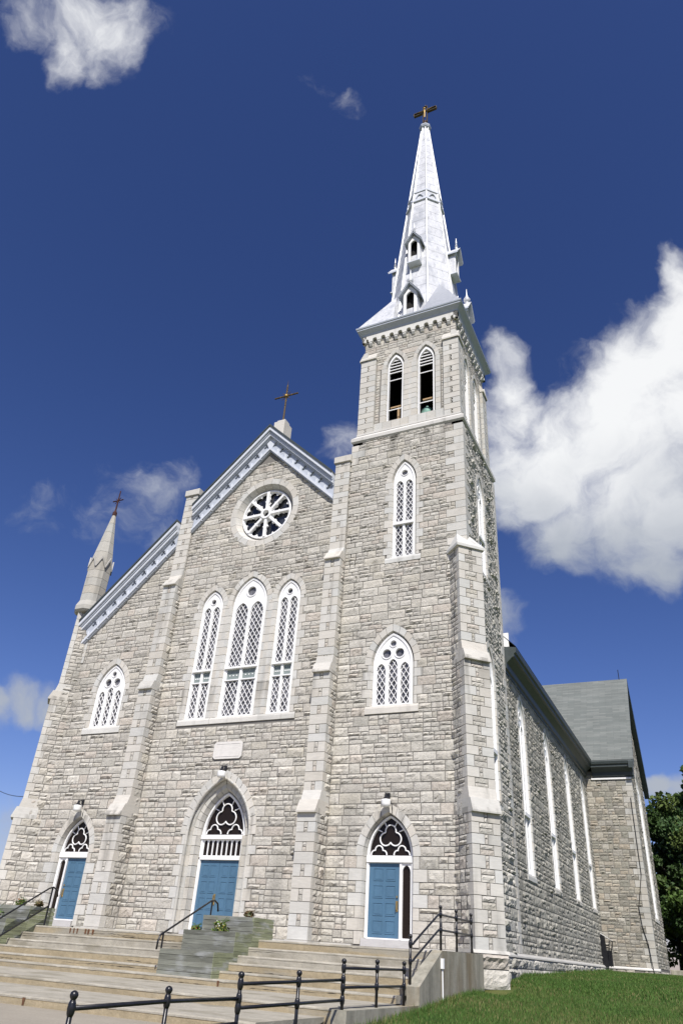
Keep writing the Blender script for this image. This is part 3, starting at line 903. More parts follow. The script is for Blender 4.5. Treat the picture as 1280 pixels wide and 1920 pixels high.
# outer order (face), rolled edge, inner order set back
o1 = Op(cx, .98, .0, 3.30, 1.60, .13, .30, .50, (.1, .3), proud=-.20)
o2 = Op(cx, 1.37, .0, 3.30, 2.02, .06, .28, .24, (.16, .36), proud=.04)
o2.alt = None
o1.jw = (.27, .27)
o1.surround(s_, 8, b=.55); o2.surround(s_, 9, b=.57)
def roll(off, n, r, v0=.0):
    """round moulding that runs up the jambs and over the arch, in short dressed lengths"""
    base = 1.37 + off
    P = [(cx - base, v) for v in np.linspace(v0, 3.30, 10)][:-1] + lan(cx, 1.37, 3.30, 2.02, off, 16) + [(cx + base, v) for v in np.linspace(3.30, v0, 10)][1:]
    for a, b in zip(P[:-1], P[1:]):
        A, B = np.array(a), np.array(b); d_ = (B - A) / np.linalg.norm(B - A)
        s_.tube(FRONT([(*(A + d_ * .003), n), (*(B - d_ * .003), n)]), r, ASH, 10, tint=ashtint(.55))


roll(-.005, -.20, .085); roll(.055, .0, .06)
s_.build('surround', o)
t = MB(); t.box(cx - 1.05, cx + 1.05, -.04, .10, -.55, .05, ASH, (.5, .49, .48)); t.build('threshold', o)


# ------------------------------------------------------------------ buttresses
def xf(mb, org, ang):
    """rotate the local front-facing mesh about z and move it"""
    ca, sa = math.cos(ang), math.sin(ang)
    for i, v in enumerate(mb.V):
        q = v.copy(); q[:, 0] = v[:, 0] * ca - v[:, 1] * sa + org[0]; q[:, 1] = v[:, 0] * sa + v[:, 1] * ca + org[1]; mb.V[i] = q


def buttress(org, ang, hw, stages, caps, top, diag=False, sides=(1, 1), top_v=None):
    """stages [(v0,v1,depth)], caps [(v0,vmid,v1,d0,d1)]"""
    mb = MB()
    for (a, b, d) in stages:
        mb.box(-hw + .02, hw - .02, a, b, -.6, d - .02, MOR)
        L = lev(a, b); k = 0
        for p, q in zip(L[:-1], L[1:]):
            k = sum(1 for x in LV if x <= p + .01)
            g = .009; al = k % 2
            ret = .34 if al else .2          # how far the corner blocks return along the sides
            rt0 = max(0.05, d - ret)
            if diag:
                if al: cols = [(-hw, -.06), (.06, hw)]; mid = (-.06, .06)
                else: cols = [(-hw, -hw + .28), (hw - .28, hw)]; mid = (-hw + .28, hw - .28)
            else:
                if al: cols = [(-hw, hw)]; mid = None
                else: cols = [(-hw, -.07), (.07, hw)]; mid = (-.07, .07)
            for (x0, x1) in cols:
                mb.box(x0 + (g if x0 > -hw else 0), x1 - (g if x1 < hw else 0), p + g, q - g, rt0, d, ASH, ashtint(), c=.005)
            if mid:
                c = (p + q) / 2 + rng.uniform(-.03, .03)
                for e, h in ((p, c), (c, q)):
                    mb.fr = Fr((0, -(d - .022), 0), (0, -1, 0)); stone(mb, mid[0] - .004, mid[1] + .004, e, h, PAL, None, .07, .03); mb.fr = FRONT
            # rough stone on the flanks behind the corner blocks
            for sg in (-1, 1):
                if not sides[0 if sg < 0 else 1]: continue
                fr = Fr((sg * (hw - .02), 0, 0), (sg, 0, 0))
                mb.fr = fr
                hi_ = .57 if diag else .4; lo, hi = (-rt0, hi_) if sg > 0 else (-hi_, rt0)
                x = lo
                while x < hi - 1e-6:
                    ww = min(rng.uniform(.25, .5), hi - x)
                    if hi - x - ww < .12: ww = hi - x
                    if rng.random() < .5:
                        c = (p + q) / 2; stone(mb, x, x + ww, p, c, PAL); stone(mb, x, x + ww, c, q, PAL)
                    else: stone(mb, x, x + ww, p, q, PAL, None, .085, .05)
                    x += ww
                mb.fr = FRONT
    for (v0, vm, v1, d0, d1) in caps:
        dm = d0 + (d1 - d0) * (vm - v0) / (v1 - v0)
        mb.extr_u([(-.3, v1), (-.3, vm), (dm - .0, vm), (d1, v1)], -hw - .004, hw + .004, ASH, ashtint(.56))
        mb.extr_u([(-.3, vm - .002), (-.3, v0), (d0 + .12, v0), (d0 + .12, v0 + .05), (dm + .075, vm - .002)], -hw - .012, hw + .012, ASH, ashtint(.55))
    if top: top(mb)
    xf(mb, org, ang)
    return mb.build('buttress', church)


def pier_top(mb):
    mb.box(-.44, .44, 19.62, 19.98, -.7, .22, ASH, ashtint(.6), c=.02)


for c in (sum(PIER_R) / 2, sum(PIER_L) / 2):
    buttress((c, 0), 0, .37, [(0, 3.92, .95), (3.9, 9.15, .65), (9.1, 14.35, .45), (14.3, 19.62, .14)],
             [(3.88, 4.34, 4.70, .95, .65), (9.12, 9.52, 9.85, .65, .45), (14.28, 14.68, 14.96, .45, .14)], pier_top, sides=(0, 1))


def diag_cap(mb):
    hw = .525
    pts = [(-hw - .09, 13.88, .34), (hw + .09, 13.88, .34), (hw + .09, 13.88, -.6), (-hw - .09, 13.88, -.6),
           (-hw - .09, 14.0, .34), (hw + .09, 14.0, .34), (hw + .09, 14.0, -.6), (-hw - .09, 14.0, -.6),
           (-.3, 14.75, -.25), (.3, 14.75, -.25), (.3, 14.75, -.6), (-.3, 14.75, -.6)]
    mb.add(pts, [(3, 2, 1, 0), (0, 1, 5, 4), (1, 2, 6, 5), (3, 0, 4, 7), (4, 5, 9, 8), (5, 6, 10, 9), (7, 4, 8, 11), (8, 9, 10, 11)], ASH, ashtint(.6))


def diag_base(mb):
    hw = .60
    mb.box(-hw + .03, hw - .03, -1.6, .02, -.6, .61, MOR)
    for sgn, fr in ((0, Fr((0, -.62, 0), (0, -1, 0))), (1, Fr((hw - .02, 0, 0), (1, 0, 0))), (-1, Fr((-hw + .02, 0, 0), (-1, 0, 0)))):
        mb.fr = fr
        lo, hi = (-hw, hw) if sgn == 0 else ((-.62, .4) if sgn > 0 else (-.4, .62))
        for a, b in ((-1.6, -.93), (-.93, -.42), (-.42, -.02)):
            stone(mb, lo, lo + (hi - lo) * .99, a, b, PAL, None, .1, .09)
    mb.fr = FRONT
    mb.extr_u([(-.5, .06), (-.5, -.03), (.68, -.03), (.62, .06)], -hw - .01, hw + .01, ASH, (.52, .505, .46))


ST = [(.0, 3.92, .62), (3.9, 9.12, .45), (9.1, 13.9, .27)]
CP = [(3.88, 4.33, 4.70, .62, .45), (9.10, 9.52, 9.88, .45, .27)]
buttress((10.06, 0), math.radians(45), .525, ST, CP, lambda mb: (diag_cap(mb), diag_base(mb)), diag=True)
buttress((-10.06, 0), math.radians(-45), .525, ST, CP, lambda mb: diag_base(mb), diag=True)

# pinnacle on the far corner
PX, PY = -9.78, .0
pn = MB(); oc = math.pi / 8; k8 = 1 / math.cos(oc)
pn.box(-10.40, -9.2, 11.0, 13.62, -.95, .02, MOR)
Lp = lev(11.0, 13.6)
for j, (a, b) in enumerate(zip(Lp[:-1], Lp[1:])):
    w = .62 if j % 2 else .36
    pn.box(-10.42, -10.42 + w, a + .009, b - .009, -.97, .05, ASH, ashtint()); pn.box(-9.25 - .3, -9.23, a + .009, b - .009, -.97, .05, ASH, ashtint())
    stone(pn, -10.42 + w, -9.55, a, b, PAL, n0=.02)
pn.lathe((PX, PY, 0), [(.64, 13.60), (.735, 13.70), (.735, 13.92), (.60, 14.22)], ASH, 8, tint=(.44, .43, .39), ph=oc)
zz = [14.2, 14.62, 15.05, 15.5, 15.95, 16.45]
for a, b in zip(zz[:-1], zz[1:]): pn.lathe((PX, PY, 0), [(.60, a + .008), (.60, b - .008)], ASH, 8, tint=ashtint(.46), ph=oc)
zz = [16.4, 17.1, 17.75, 18.4, 19.0, 19.6]
ra = lambda z: .60 + (z - 16.4) * (.09 - .60) / 3.2
for a, b in zip(zz[:-1], zz[1:]): pn.lathe((PX, PY, 0), [(ra(a), a + .006), (ra(b), b - .006)], ASH, 8, tint=ashtint(.46), ph=oc)
for k in range(8):                     # gablets
    t = k * math.pi / 4; nx, ny = math.cos(t), math.sin(t); fr = Fr((PX + nx * .55, PY + ny * .55, 0), (nx, ny, 0)); pn.fr = fr
    pn.prism([(-.27, 16.12), (-.22, 16.12), (0, 16.62), (0, 16.80)], .0, .07, ASH, (.42, .41, .38))
    pn.prism([(0, 16.62), (.22, 16.12), (.27, 16.12), (0, 16.80)], .0, .07, ASH, (.42, .41, .38))
pn.fr = FRONT
pnc = pn.build('pinnacle', church)
q = MB(); q.tube([(PX, PY, 19.55), (PX, PY, 19.75), (PX, PY, 19.9), (PX, PY, 21.2)], [.12, .12, .045, .03], RED, 8)
q.tube([(PX - .36, PY, 20.55), (PX + .36, PY, 20.55)], .035, RED, 6); q.tube([(PX - .17, PY, 20.72), (PX + .17, PY, 20.38)], .02, RED, 5); q.tube([(PX + .17, PY, 20.72), (PX - .17, PY, 20.38)], .02, RED, 5)
q.build('cross', pnc)

# ------------------------------------------------------------------ gable cornice and roof
rk = MB()


def rake(u0, u1, sg):
    """u0 = upper end, u1 = lower end (|u|); sg = side"""
    z = lambda u, off: 22.92 - abs(u) - off
    def band(o0, o1, n0, n1, mt):
        P = [(u0, z(u0, o1)), (u1, z(u1, o1)), (u1, z(u1, o0)), (u0, z(u0, o0))]
        if sg < 0: P = P[::-1]
        rk.prism(P, n0, n1, mt)
    band(.0, .12, -.3, .50, DGR); band(.122, .34, -.2, .45, PBL); band(.342, .46, -.2, .36, GBL); band(.462, .62, -.2, .31, PBL); band(.622, .70, -.2, .22, GBL)
    band(1.30, 1.44, -.2, .20, PBL); band(1.442, 1.52, -.2, .13, GBL)
    band(.70, 1.30, -.2, .03, GBL)
    # pierced frieze
    n = int(abs(u1 - u0) / .46); st = (u1 - u0) / n
    holes = []
    for i in range(n):
        uc = u0 + st * (i + .5); vc = z(uc, .96)
        holes.append(union_outline(uc, vc, [(uc, vc + .10, .085), (uc - .08, vc - .03, .08), (uc + .08, vc - .03, .08)], 18))
    P = [(u0, z(u0, 1.30)), (u1, z(u1, 1.30)), (u1, z(u1, .70)), (u0, z(u0, .70))]
    if sg < 0: P = P[::-1]
    rk.plate(P, holes, .06, .13, GBL)
    for i in range(n + 1):
        uc = u0 + st * i
        if i in (0, n): continue
        vb = z(uc, 1.46); rk.box(uc - .05, uc + .05, vb, vb + .40, .10, .19, PBL, c=.02)


rake(0, 3.83, 1); rake(0, -4.07, -1); rake(-4.85, -9.75, -1)
rk.prism([(-.5, 22.42), (0, 21.4), (.5, 22.42), (0, 22.92)], .0, .147, PBL)
rk.build('gable_cornice', church)


def uvroof(mb, quad, mt=None):
    """quad: world points a,b (eave), c,d (ridge); writes metre uvs"""
    a, b, c, d = [np.array(p, float) for p in quad]
    mb.add([a, b, c, d], [(0, 1, 2, 3)], mt or SLT, raw=True)
    ex = b - a; ex /= np.linalg.norm(ex); n = np.cross(ex, d - a); n /= np.linalg.norm(n); ey = np.cross(n, ex)
    for p in (a, b, c, d): mb.uvs.append(((p - a) @ ex, (p - a) @ ey, 0))


rf = MB(); rf.uvs = []
Z0 = 22.90
ZE = 11.83; zm = Z0 + (ZE - Z0) * 4.7 / 10.6
uvroof(rf, [(10.6, 5.47, ZE), (10.6, 42, ZE), (4.7, 42, zm), (4.7, 5.47, zm)])
uvroof(rf, [(4.7, .0, zm), (4.7, 42, zm), (0, 42, Z0), (0, .0, Z0)])
uvroof(rf, [(-10.45, 42, Z0 - 10.45 - .35), (-10.45, .0, Z0 - 10.45 - .35), (0, .0, Z0), (0, 42, Z0)])
rf.build('nave_roof', church)
bw = MB(); bw.plate([(-10, -1.2), (10, -1.2), (10, 12.4), (0, 22.5), (-10, 12.4)], [], -42, -41.7, MOR); bw.build('rear_wall', church)
lw_ = MB(Fr((-10, 0, 0), (-1, 0, 0)))
lw_.box(-42, -.3, -1.2, 12.2, -.4, 0, MOR); rubble(lw_, LV, -.8, 12., lambda a, b: [(-42., -.6)], None, PALS, cell=.2); lw_.build('nave_wall', church)

# stone block and metal cross on the gable
q = MB(); q.box(-.34, .30, 22.2, 23.75, -1.15, -.35, ASH, ashtint(.62), c=.03); q.box(-.26, .22, 23.73, 23.95, -1.0, -.5, ASH, ashtint(.6), c=.03)
q.build('gable_block', church)


def ornate_cross(c, z0, z1, za, ha, t, m_, m2):
    q = MB(); x, y = c
    q.tube([(x, y, z0), (x, y, z1)], [t, t * .7], m_, 8)
    q.tube([(x - ha, y, za), (x + ha, y, za)], t * .8, m_, 8)
    for d_, e in (((-1, 0), ha), ((1, 0), ha), ((0, 1), ha * .85), ((0, -1), ha)):
        for k in range(1, 5):
            f = e * k / 4.2; px, pz = x + d_[0] * f, za + d_[1] * f
            q.lathe((px, y, pz), [(.02, -.05), (.05, -.03), (.055, 0), (.05, .03), (.02, .05)], m2 if k == 2 else m_, 6)
    q.lathe((x, y, za), [(.03, -.12), (.12, -.05), (.12, .05), (.03, .12)], m2, 8)
    q.tube([(x - .24, y, za + .24), (x + .24, y, za - .24)], t * .35, m_, 5); q.tube([(x + .24, y, za + .24), (x - .24, y, za - .24)], t * .35, m_, 5)
    q.tube([(x, y, z1 - .1), (x, y, z1 + .35)], [.02, .006], m_, 5)
    return q


tag(ornate_cross((.0, .68), 23.9, 26.55, 25.75, .72, .052, BRO, GLD).build('cross', church), 'bronze cross on the stone block of the gable')

# ------------------------------------------------------------------ tower
TX, TY, TH = 7.35, 2.72, 2.71
TZ0, TZ1 = 20.75, 28.36
SIDE = Fr((HW, 0, 0), (1, 0, 0))
op_s1 = Op(2.55, .47, 14.12, 18.0, 1.0, .12, .22, .32, (.14, .30)); op_s2 = Op(2.75, .60, 4.9, 9.6, 1.1, .12, .22, .32, (.14, .30))


def side_spans(a, b):
    cuts = []
    q = quoin_w(a)
    if b > 13.5: cuts.append((-1, q - .1))
    cuts.append((5.44 - (.5 if q > .6 else .3), 9))
    for o in (op_s1, op_s2):
        h = o.span(a, b)
        if h: cuts.append((o.cx - h, o.cx + h))
    L = .1; out = []
    for c0, c1 in sorted(cuts):
        if c0 > L: out.append((L, c0))
        L = max(L, c1)
    return out


tw = MB(SIDE)
tw.plate([(.0, -1.4), (5.44, -1.4), (5.44, TZ0), (.0, TZ0)], [op_s1.hole(), op_s2.hole()], -.5, 0, MOR)
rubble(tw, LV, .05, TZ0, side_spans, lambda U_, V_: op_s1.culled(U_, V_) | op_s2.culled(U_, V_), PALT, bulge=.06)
for a, b in zip(LV[:-1], LV[1:]):
    q = quoin_w(a)
    if 13.3 < b < 20.8: tw.box(.0, q - .1 - .006, a + .009, min(b, TZ0) - .009, -.3, .03, ASH, ashtint())
    if .3 < b < 20.8: tw.box(5.44 - (.5 if q > .6 else .3) + .006, 5.47, max(a, .1) + .009, min(b, TZ0) - .009, -.3, .03, ASH, ashtint())
tw.fr = Fr((TX - TH, 0, 0), (-1, 0, 0)); tw.box(-5.44, 0, 14, TZ0, -.5, 0, MOR)
rubble(tw, LV, 15., TZ0, lambda a, b: [(-5.44, -.3)], None, cell=.12)
tw.fr = Fr((0, 5.44, 0), (0, 1, 0)); tw.box(-HW + .01, -(TX - TH), 11, TZ0, -.5, 0, MOR); rubble(tw, LV, 11., TZ0, lambda a, b: [(-HW + .1, -(TX - TH))], None, cell=.15)
tw.build('tower_wall', church)
window(church, op_s1, 2, transom=(15.72, 15.84), circles=((0, 18.45, .19),), fr=SIDE, liner=True, sill=(.80, .26, .05))
window(church, op_s2, 2, transom=(6.6, 6.75), circles=((0, 10.1, .2),), fr=SIDE, liner=True, sill=(.9, .26, .05))

# string course below the belfry: a mitred square ring
def sqring(mb, prof, mt, tint=(1, 1, 1), c=(TX, TY)):
    vs = []; fs = []; k = len(prof)
    for h, z in prof:
        for sx, sy in ((-1, -1), (1, -1), (1, 1), (-1, 1)): vs.append((c[0] + sx * h, c[1] + sy * h, z))
    for i in range(k - 1):
        for j in range(4):
            q = (j + 1) % 4; fs.append((i * 4 + j, i * 4 + q, i * 4 + 4 + q, i * 4 + 4 + j))
    mb.add(vs, fs, mt, tint, raw=True)


st_ = MB(); sqring(st_, [(2.4, 20.70), (2.72, 20.70), (2.80, 20.78), (2.81, 20.95), (2.60, 21.2), (2.62, 21.22), (2.62, 21.3), (2.4, 21.36)], ASH, (.60, .585, .545))
st_.build('string_course', church)

bf = MB()
ops_b = [Op(-.74, .415, 21.85, 25.35, .86, .08, .20, .30, (.26, .26)), Op(.88, .415, 21.85, 25.35, .86, .08, .20, .30, (.26, .26))]
BH = 2.45
louv = MB()
for k, nn in enumerate(((0, -1), (1, 0), (0, 1), (-1, 0))):
    fr = Fr((TX + nn[0] * BH, TY + nn[1] * BH, 0), (*nn, 0)); bf.fr = fr
    bf.plate([(-BH, 21.0), (BH, 21.0), (BH, 28.0), (-BH, 28.0)], [o.hole() for o in ops_b], -.42, 0, MOR)
    bf.box(-BH + .45, -1.16, 21.0, 28, -.46, -.43, BLK); bf.box(1.27, BH - .45, 21.0, 28, -.46, -.43, BLK)  # black backing sheets paint in the belfry's inner shade
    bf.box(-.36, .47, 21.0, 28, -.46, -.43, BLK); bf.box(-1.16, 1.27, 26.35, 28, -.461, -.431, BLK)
    def bsp(a, b):
        mid = (a + b) / 2
        if mid < 21.85: return []
        if mid < 25.35: return [(-1.76, -1.55), (1.66, 1.80)]
        cuts = [(-5, -1.76 if mid < 26.5 else -2.49), (1.80 if mid < 26.5 else 2.49, 5)]
        for o in ops_b:
            h = o.span(a, b)
            if h: cuts.append((o.cx - h, o.cx + h))
        L = -9; out = []
        for c0, c1 in sorted(cuts):
            if c0 > L and L > -9: out.append((L, c0))
            L = max(L, c1)
        return out
    rubble(bf, LV, 21.85, 27.6, bsp, lambda U_, V_: ops_b[0].culled(U_, V_) | ops_b[1].culled(U_, V_), bulge=.03)
    for i in range(8): bf.box(-1.78 + .45 * i + .006, -1.78 + .45 * i + .444, 21.36, 21.85, -.1, .035, ASH, ashtint())
    L = lev(21.85, 25.5)
    for a, b in zip(L[:-1], L[1:]): bf.box(-.29, .39, a + .009, b - .009, -.1, .028, ASH, ashtint())
    # corner pilasters
    L = lev(21.3, 26.1)
    for s0, s1 in ((-BH - .15, -1.78), (1.82, BH + .15)):
        bf.box(s0 + .02, s1 - .02, 21.3, 26.1, -.3, .13, MOR)
        for j, (a, b) in enumerate(zip(L[:-1], L[1:])):
            c = (s0 + s1) / 2
            if j % 2: bf.box(s0, s1, a + .009, b - .009, -.25, .155, ASH, ashtint(), c=.004)
            else:
                bf.box(s0, c - .07, a + .009, b - .009, -.25, .155, ASH, ashtint(), c=.004); bf.box(c + .07, s1, a + .009, b - .009, -.25, .155, ASH, ashtint(), c=.004)
                m_ = (a + b) / 2
                bf.box(c - .062, c + .062, a + .006, m_ - .006, -.2, .15, RUB, rubtint(PAL), c=.02); bf.box(c - .062, c + .062, m_ + .009, b - .009, -.2, .15, RUB, rubtint(PAL), c=.02)
        bf.extr_u([(-.2, 26.66), (-.2, 26.1), (.23, 26.1), (.23, 26.2), (.14, 26.38), (.14, 26.40), (.0, 26.66)], s0 - .03, s1 + .03, ASH, ashtint(.62))
    for o in ops_b:
        o.surround(bf, 5)
bf.fr = FRONT
belf = bf.build('belfry', church)
# white frames and louvres in the openings
for k, nn in enumerate(((0, -1), (1, 0), (0, 1), (-1, 0))):
    fr = Fr((TX + nn[0] * BH, TY + nn[1] * BH, 0), (*nn, 0))
    for o in ops_b:
        f = MB(fr); w = o.w
        f.plate(lanc(o.cx, w, o.v0, o.vs, o.rise, 0, 10), [lanc(o.cx, w - .06, o.v0 + .05, o.vs - .05, o.rise - .12, 0, 8)], -.20, -.04, WHT)
        fo = f.build('belfry_opening', church)
        l = MB(fr)
        for j in range(5):
            v = 25.02 + j * .20; h = half_at(v + .04, w - .05, o.vs - .05, o.rise - .1, 0)
            if h > .05: l.box(o.cx - h, o.cx + h, v, v + .05, -.14, -.10, WHT)
        l.build('louvre', fo)
        for v in (24.55, 22.62): l = MB(fr); l.box(o.cx - w + .06, o.cx + w - .06, v, v + .045, -.16, -.13, WHT); l.build('cross_bar', fo)
# floor, ceiling and inner sheets, shade of the unlit belfry put into their black
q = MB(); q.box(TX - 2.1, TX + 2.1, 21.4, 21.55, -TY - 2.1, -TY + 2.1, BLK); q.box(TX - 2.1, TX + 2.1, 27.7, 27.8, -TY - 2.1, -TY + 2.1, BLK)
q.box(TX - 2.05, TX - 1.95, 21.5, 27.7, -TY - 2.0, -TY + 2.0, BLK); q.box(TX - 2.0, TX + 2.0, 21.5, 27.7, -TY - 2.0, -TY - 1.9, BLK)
q.build('belfry_floor_and_shade', church)
# corbel table
cb = MB()
for nn in ((0, -1), (1, 0), (0, 1), (-1, 0)):
    cb.fr = Fr((TX + nn[0] * 2.5, TY + nn[1] * 2.5, 0), (*nn, 0)); hh = 2.62
    n = 11; st = 2 * hh / n; pts = [(hh, 27.95), (-hh, 27.95)]
    holes = []
    outl = [(-hh, 27.46)]
    for i in range(n):
        c = -hh + st * (i + .5)
        outl += [(c - .12, 27.46)] + [(c - .12 * math.cos(t), 27.56 + .13 * math.sin(t)) for t in np.linspace(0, math.pi, 7)] + [(c + .12, 27.46)]
    outl += [(hh, 27.46), (hh, 27.95), (-hh, 27.95)]
    cb.plate(outl, [], -.1, .12, ASH, (.66, .65, .61))
    for i in range(n + 1):
        c = -hh + st * i
        if i in (0, n): continue
        cb.extr_u([(-.1, 27.455), (-.1, 27.22), (.02, 27.22), (.10, 27.36), (.10, 27.455)], c - .085, c + .085, ASH, (.62, .61, .57))
cb.fr = FRONT
cb.build('corbel_table', church)
cn_ = MB(); sqring(cn_, [(2.5, 27.93), (2.63, 27.93), (2.66, 28.02), (2.80, 28.16), (2.86, 28.2), (2.86, 28.27), (2.90, 28.30), (2.92, 28.37), (2.90, 28.41), (2.6, 28.46), (1.5, 28.55)], GBL)
cn_.build('tower_cornice', church)


# spire
def apo(z): return max(.2, 1.035 - .0865 * (z - 40.45))


def octv(z, k, d=0.):
    a = apo(z) + d; t = math.pi / 8 + k * math.pi / 4; r = a / math.cos(math.pi / 8)
    return (TX + r * math.cos(t), TY + r * math.sin(t), z)


spm = MB()
zs = [28.42] + list(np.arange(29.2, 49.9, .82)) + [49.95]
for k in range(8):
    for j, (a, b) in enumerate(zip(zs[:-1], zs[1:])):
        d1 = .006
        v = [octv(a, k, d1), octv(a, k + 1, d1), octv(b, k + 1, -.0), octv(b, k, -.0)]
        f = rng.uniform(.93, 1.03)
        spm.add(v + [octv(b, k, -.02), octv(b, k + 1, -.02)], [(0, 1, 2, 3), (3, 2, 5, 4)], ZNC, raw=True)
    spm.tube([octv(28.45, k, .02), octv(40.5, k, .02), octv(49.9, k, .02)], [.075, .06, .045], ZNC, 6)
# broaches at the four corners
for sx in (-1, 1):
    for sy in (-1, 1):
        zt = 31.9; a = apo(zt) * math.sqrt(.5) + .02
        Cn = (TX + sx * 2.86, TY + sy * 2.86, 28.40); P1 = (TX + sx * .80, TY + sy * 2.86, 28.43); P2 = (TX + sx * 2.86, TY + sy * .80, 28.43)
        A = (TX + sx * a, TY + sy * a, zt); T1 = (TX + sx * .85, TY + sy * 1.98, 28.9); T2 = (TX + sx * 1.98, TY + sy * .85, 28.9)
        fl = sx * sy < 0
        def tri(l, mt):
            spm.add(l, [tuple(range(len(l))) if fl else tuple(range(len(l)))[::-1]], mt, raw=True)
        tri([Cn, P1, A] if not fl else [P1, Cn, A], GAL if (sx, sy) == (1, -1) else ZNC); tri([P2, Cn, A], ZNC); tri([P1, T1, A], ZNC); tri([A, T2, P2], ZNC)
# sheet aprons between the broaches
for nn in ((0, -1), (1, 0), (0, 1), (-1, 0)):
    spm.fr = Fr((TX, TY, 0), (*nn, 0)); spm.add([(-.82, 28.42, 2.87), (.82, 28.42, 2.87), (.88, 28.95, 2.0), (-.88, 28.95, 2.0)], [(0, 1, 2, 3)], ZNC)
spm.fr = FRONT
# ornamental band
for (z0, z1, d_) in ((40.35, 40.55, .10), (40.55, 41.35, .035), (41.35, 41.5, .09)):
    for k in range(8):
        v = [octv(z0, k, d_), octv(z0, k + 1, d_), octv(z1, k + 1, d_), octv(z1, k, d_), octv(z0, k, -.05), octv(z0, k + 1, -.05), octv(z1, k + 1, -.05), octv(z1, k, -.05)]
        spm.add(v, [(0, 1, 2, 3), (3, 2, 6, 7), (1, 0, 4, 5)], ZNC if d_ < .05 else PBL, raw=True)
for k in range(8):
    t = k * math.pi / 4; z = 40.75; a = apo(z) + .04
    spm.fr = Fr((TX + a * math.cos(t), TY + a * math.sin(t), 0), (math.cos(t), math.sin(t), 0)); spm.stroke([(-.22, 40.72), (-.12, 40.92), (0, 41.0), (.12, 40.92), (.22, 40.72)], .05, -.02, .06, GBL)
spm.fr = FRONT
spm.lathe((TX, TY, 0), [(.2, 49.7), (.36, 49.85), (.42, 50.0), (.42, 50.1), (.28, 50.22), (.1, 50.3)], GBL, 8, ph=oc)
spire = tag(spm.build('spire', church), 'silver sheet metal spire with little gabled vents')


def dormer(nn, front, half, v0, v1, v2, fin, over):
    """gabled vent on a face of the spire"""
    fr = Fr((TX, TY, 0), (*nn, 0)); q = MB(fr); bk = front - 1.6
    q.plate([(-half, v0), (half, v0), (half, v1), (0, v1 + half * 1.5), (-half, v1)], [lanc(0, half * .60, v0 + .05 * (v1 - v0), v1 - .12 * (v1 - v0), half * .9, 0, 6)], front - .09, front, WHT)
    q.plate([(-half, v0), (half, v0), (half, v1), (0, v1 + half * 1.5), (-half, v1)], [], bk, front - .34, BLK)
    q.box(-half, half, v0, v0 + .46 * (v1 - v0), front - .33, front - .24, ZNC)
    for sg in (-1, 1):
        q.box(sg * half - .03, sg * half + .03, v0, v1 + .05, bk, front - .04, ZNC)
        a = half + over; e0 = (sg * a, v1 - .9 * over * 1.5); e1 = (0, v1 + half * 1.55 + .05)
        tk = .10
        P = [e0, (e0[0], e0[1] + tk), (e1[0], e1[1] + tk), e1]
        if sg > 0: P = P[::-1]
        q.prism(P, bk, front + .20, GBL); P2 = [(x, y + tk + .003) for x, y in (P[0], P[0], P[0], P[0])]
        P3 = [e0, (e0[0], e0[1] + .03), (e1[0], e1[1] + .03), e1]; P3 = [(x, y + tk + .002) for x, y in P3]
        if sg > 0: P3 = P3[::-1]
        q.prism(P3, bk, front + .23, ZNC)
    q.box(-half - .04, half + .04, v0 - .08, v0, bk, front + .08, PBL)
    pk = v1 + half * 1.55 + .15; ctr = fr(np.array([(0, pk, front - .02)]))[0]
    q.lathe(ctr, fin, ZNC, 8)
    return q.build('dormer', spire)


BALL = [(.07, -.1), (.10, .05), (.17, .15), (.20, .26), (.15, .38), (.06, .44), (.09, .48), (.09, .54), (.035, .6), (.012, 1.15)]
SPIKE = [(.05, -.1), (.06, .1), (.10, .18), (.03, .25), (.08, .36), (.02, .45), (.05, .55), (.01, 1.0)]
for nn in ((0, -1), (1, 0), (0, 1), (-1, 0)):
    dormer(nn, 2.48, .37, 28.75, 30.45, 31.5, BALL, .24)
    dormer(nn, 1.98, .34, 33.6, 35.35, 36.6, SPIKE, .19)

# cross of the spire: an openwork metal cross with a small gilded figure
q = MB(Fr((TX, TY, 0), (0, -1, 0)))
q.tube([(TX, TY, 50.2), (TX, TY, 51.0)], .09, RED, 8)
q.stroke([(-.15, 50.75), (.15, 50.75), (.15, 52.78), (-.15, 52.78)], .06, -.08, .08, BRO, closed=True)
for sg in (-1, 1):
    q.stroke([(sg * .16, 52.02), (sg * .82, 52.02), (sg * .86, 52.17), (sg * .82, 52.32), (sg * .16, 52.32)], .06, -.08, .08, BRO)
q.box(-.82, .82, 52.14, 52.20, -.02, .02, IRN)
q.tube([(TX, TY, 52.75), (TX, TY, 53.1)], [.025, .008], BRO, 6)
cr = tag(q.build('cross', spire), 'openwork iron cross on the tip of the spire')
q = MB(); y = TY - .13
q.tube([(TX, y, 51.25), (TX + .01, y - .01, 51.55), (TX, y, 51.8), (TX, y, 52.05), (TX, y - .02, 52.2)], [.035, .045, .05, .06, .035], GLD, 8)
q.tube([(TX - .55, y, 52.2), (TX - .25, y, 52.1), (TX, y, 52.05), (TX + .25, y, 52.1), (TX + .55, y, 52.2)], [.03, .035, .05, .035, .03], GLD, 6)
q.lathe((TX, y - .02, 52.32), [(.02, -.08), (.075, -.03), (.08, .03), (.02, .1)], GLD, 8); q.build('figure', cr)

# ------------------------------------------------------------------ nave side, cornice, transept
NS = Fr((10.0, 0, 0), (1, 0, 0))
ops_n = [Op(y, .55, 2.95, 9.1, 1.05, .12, .22, .34, (.12, .26)) for y in (8.35, 14.05, 19.80, 25.45)]


def nspans(a, b):
    cuts = []
    for o in ops_n:
        h = o.span(a, b)
        if h: cuts.append((o.cx - h, o.cx + h))
    L = 5.44; out = []
    for c0, c1 in sorted(cuts):
        if c0 > L: out.append((L, c0))
        L = max(L, c1)
    out.append((L, 27.5)); return out


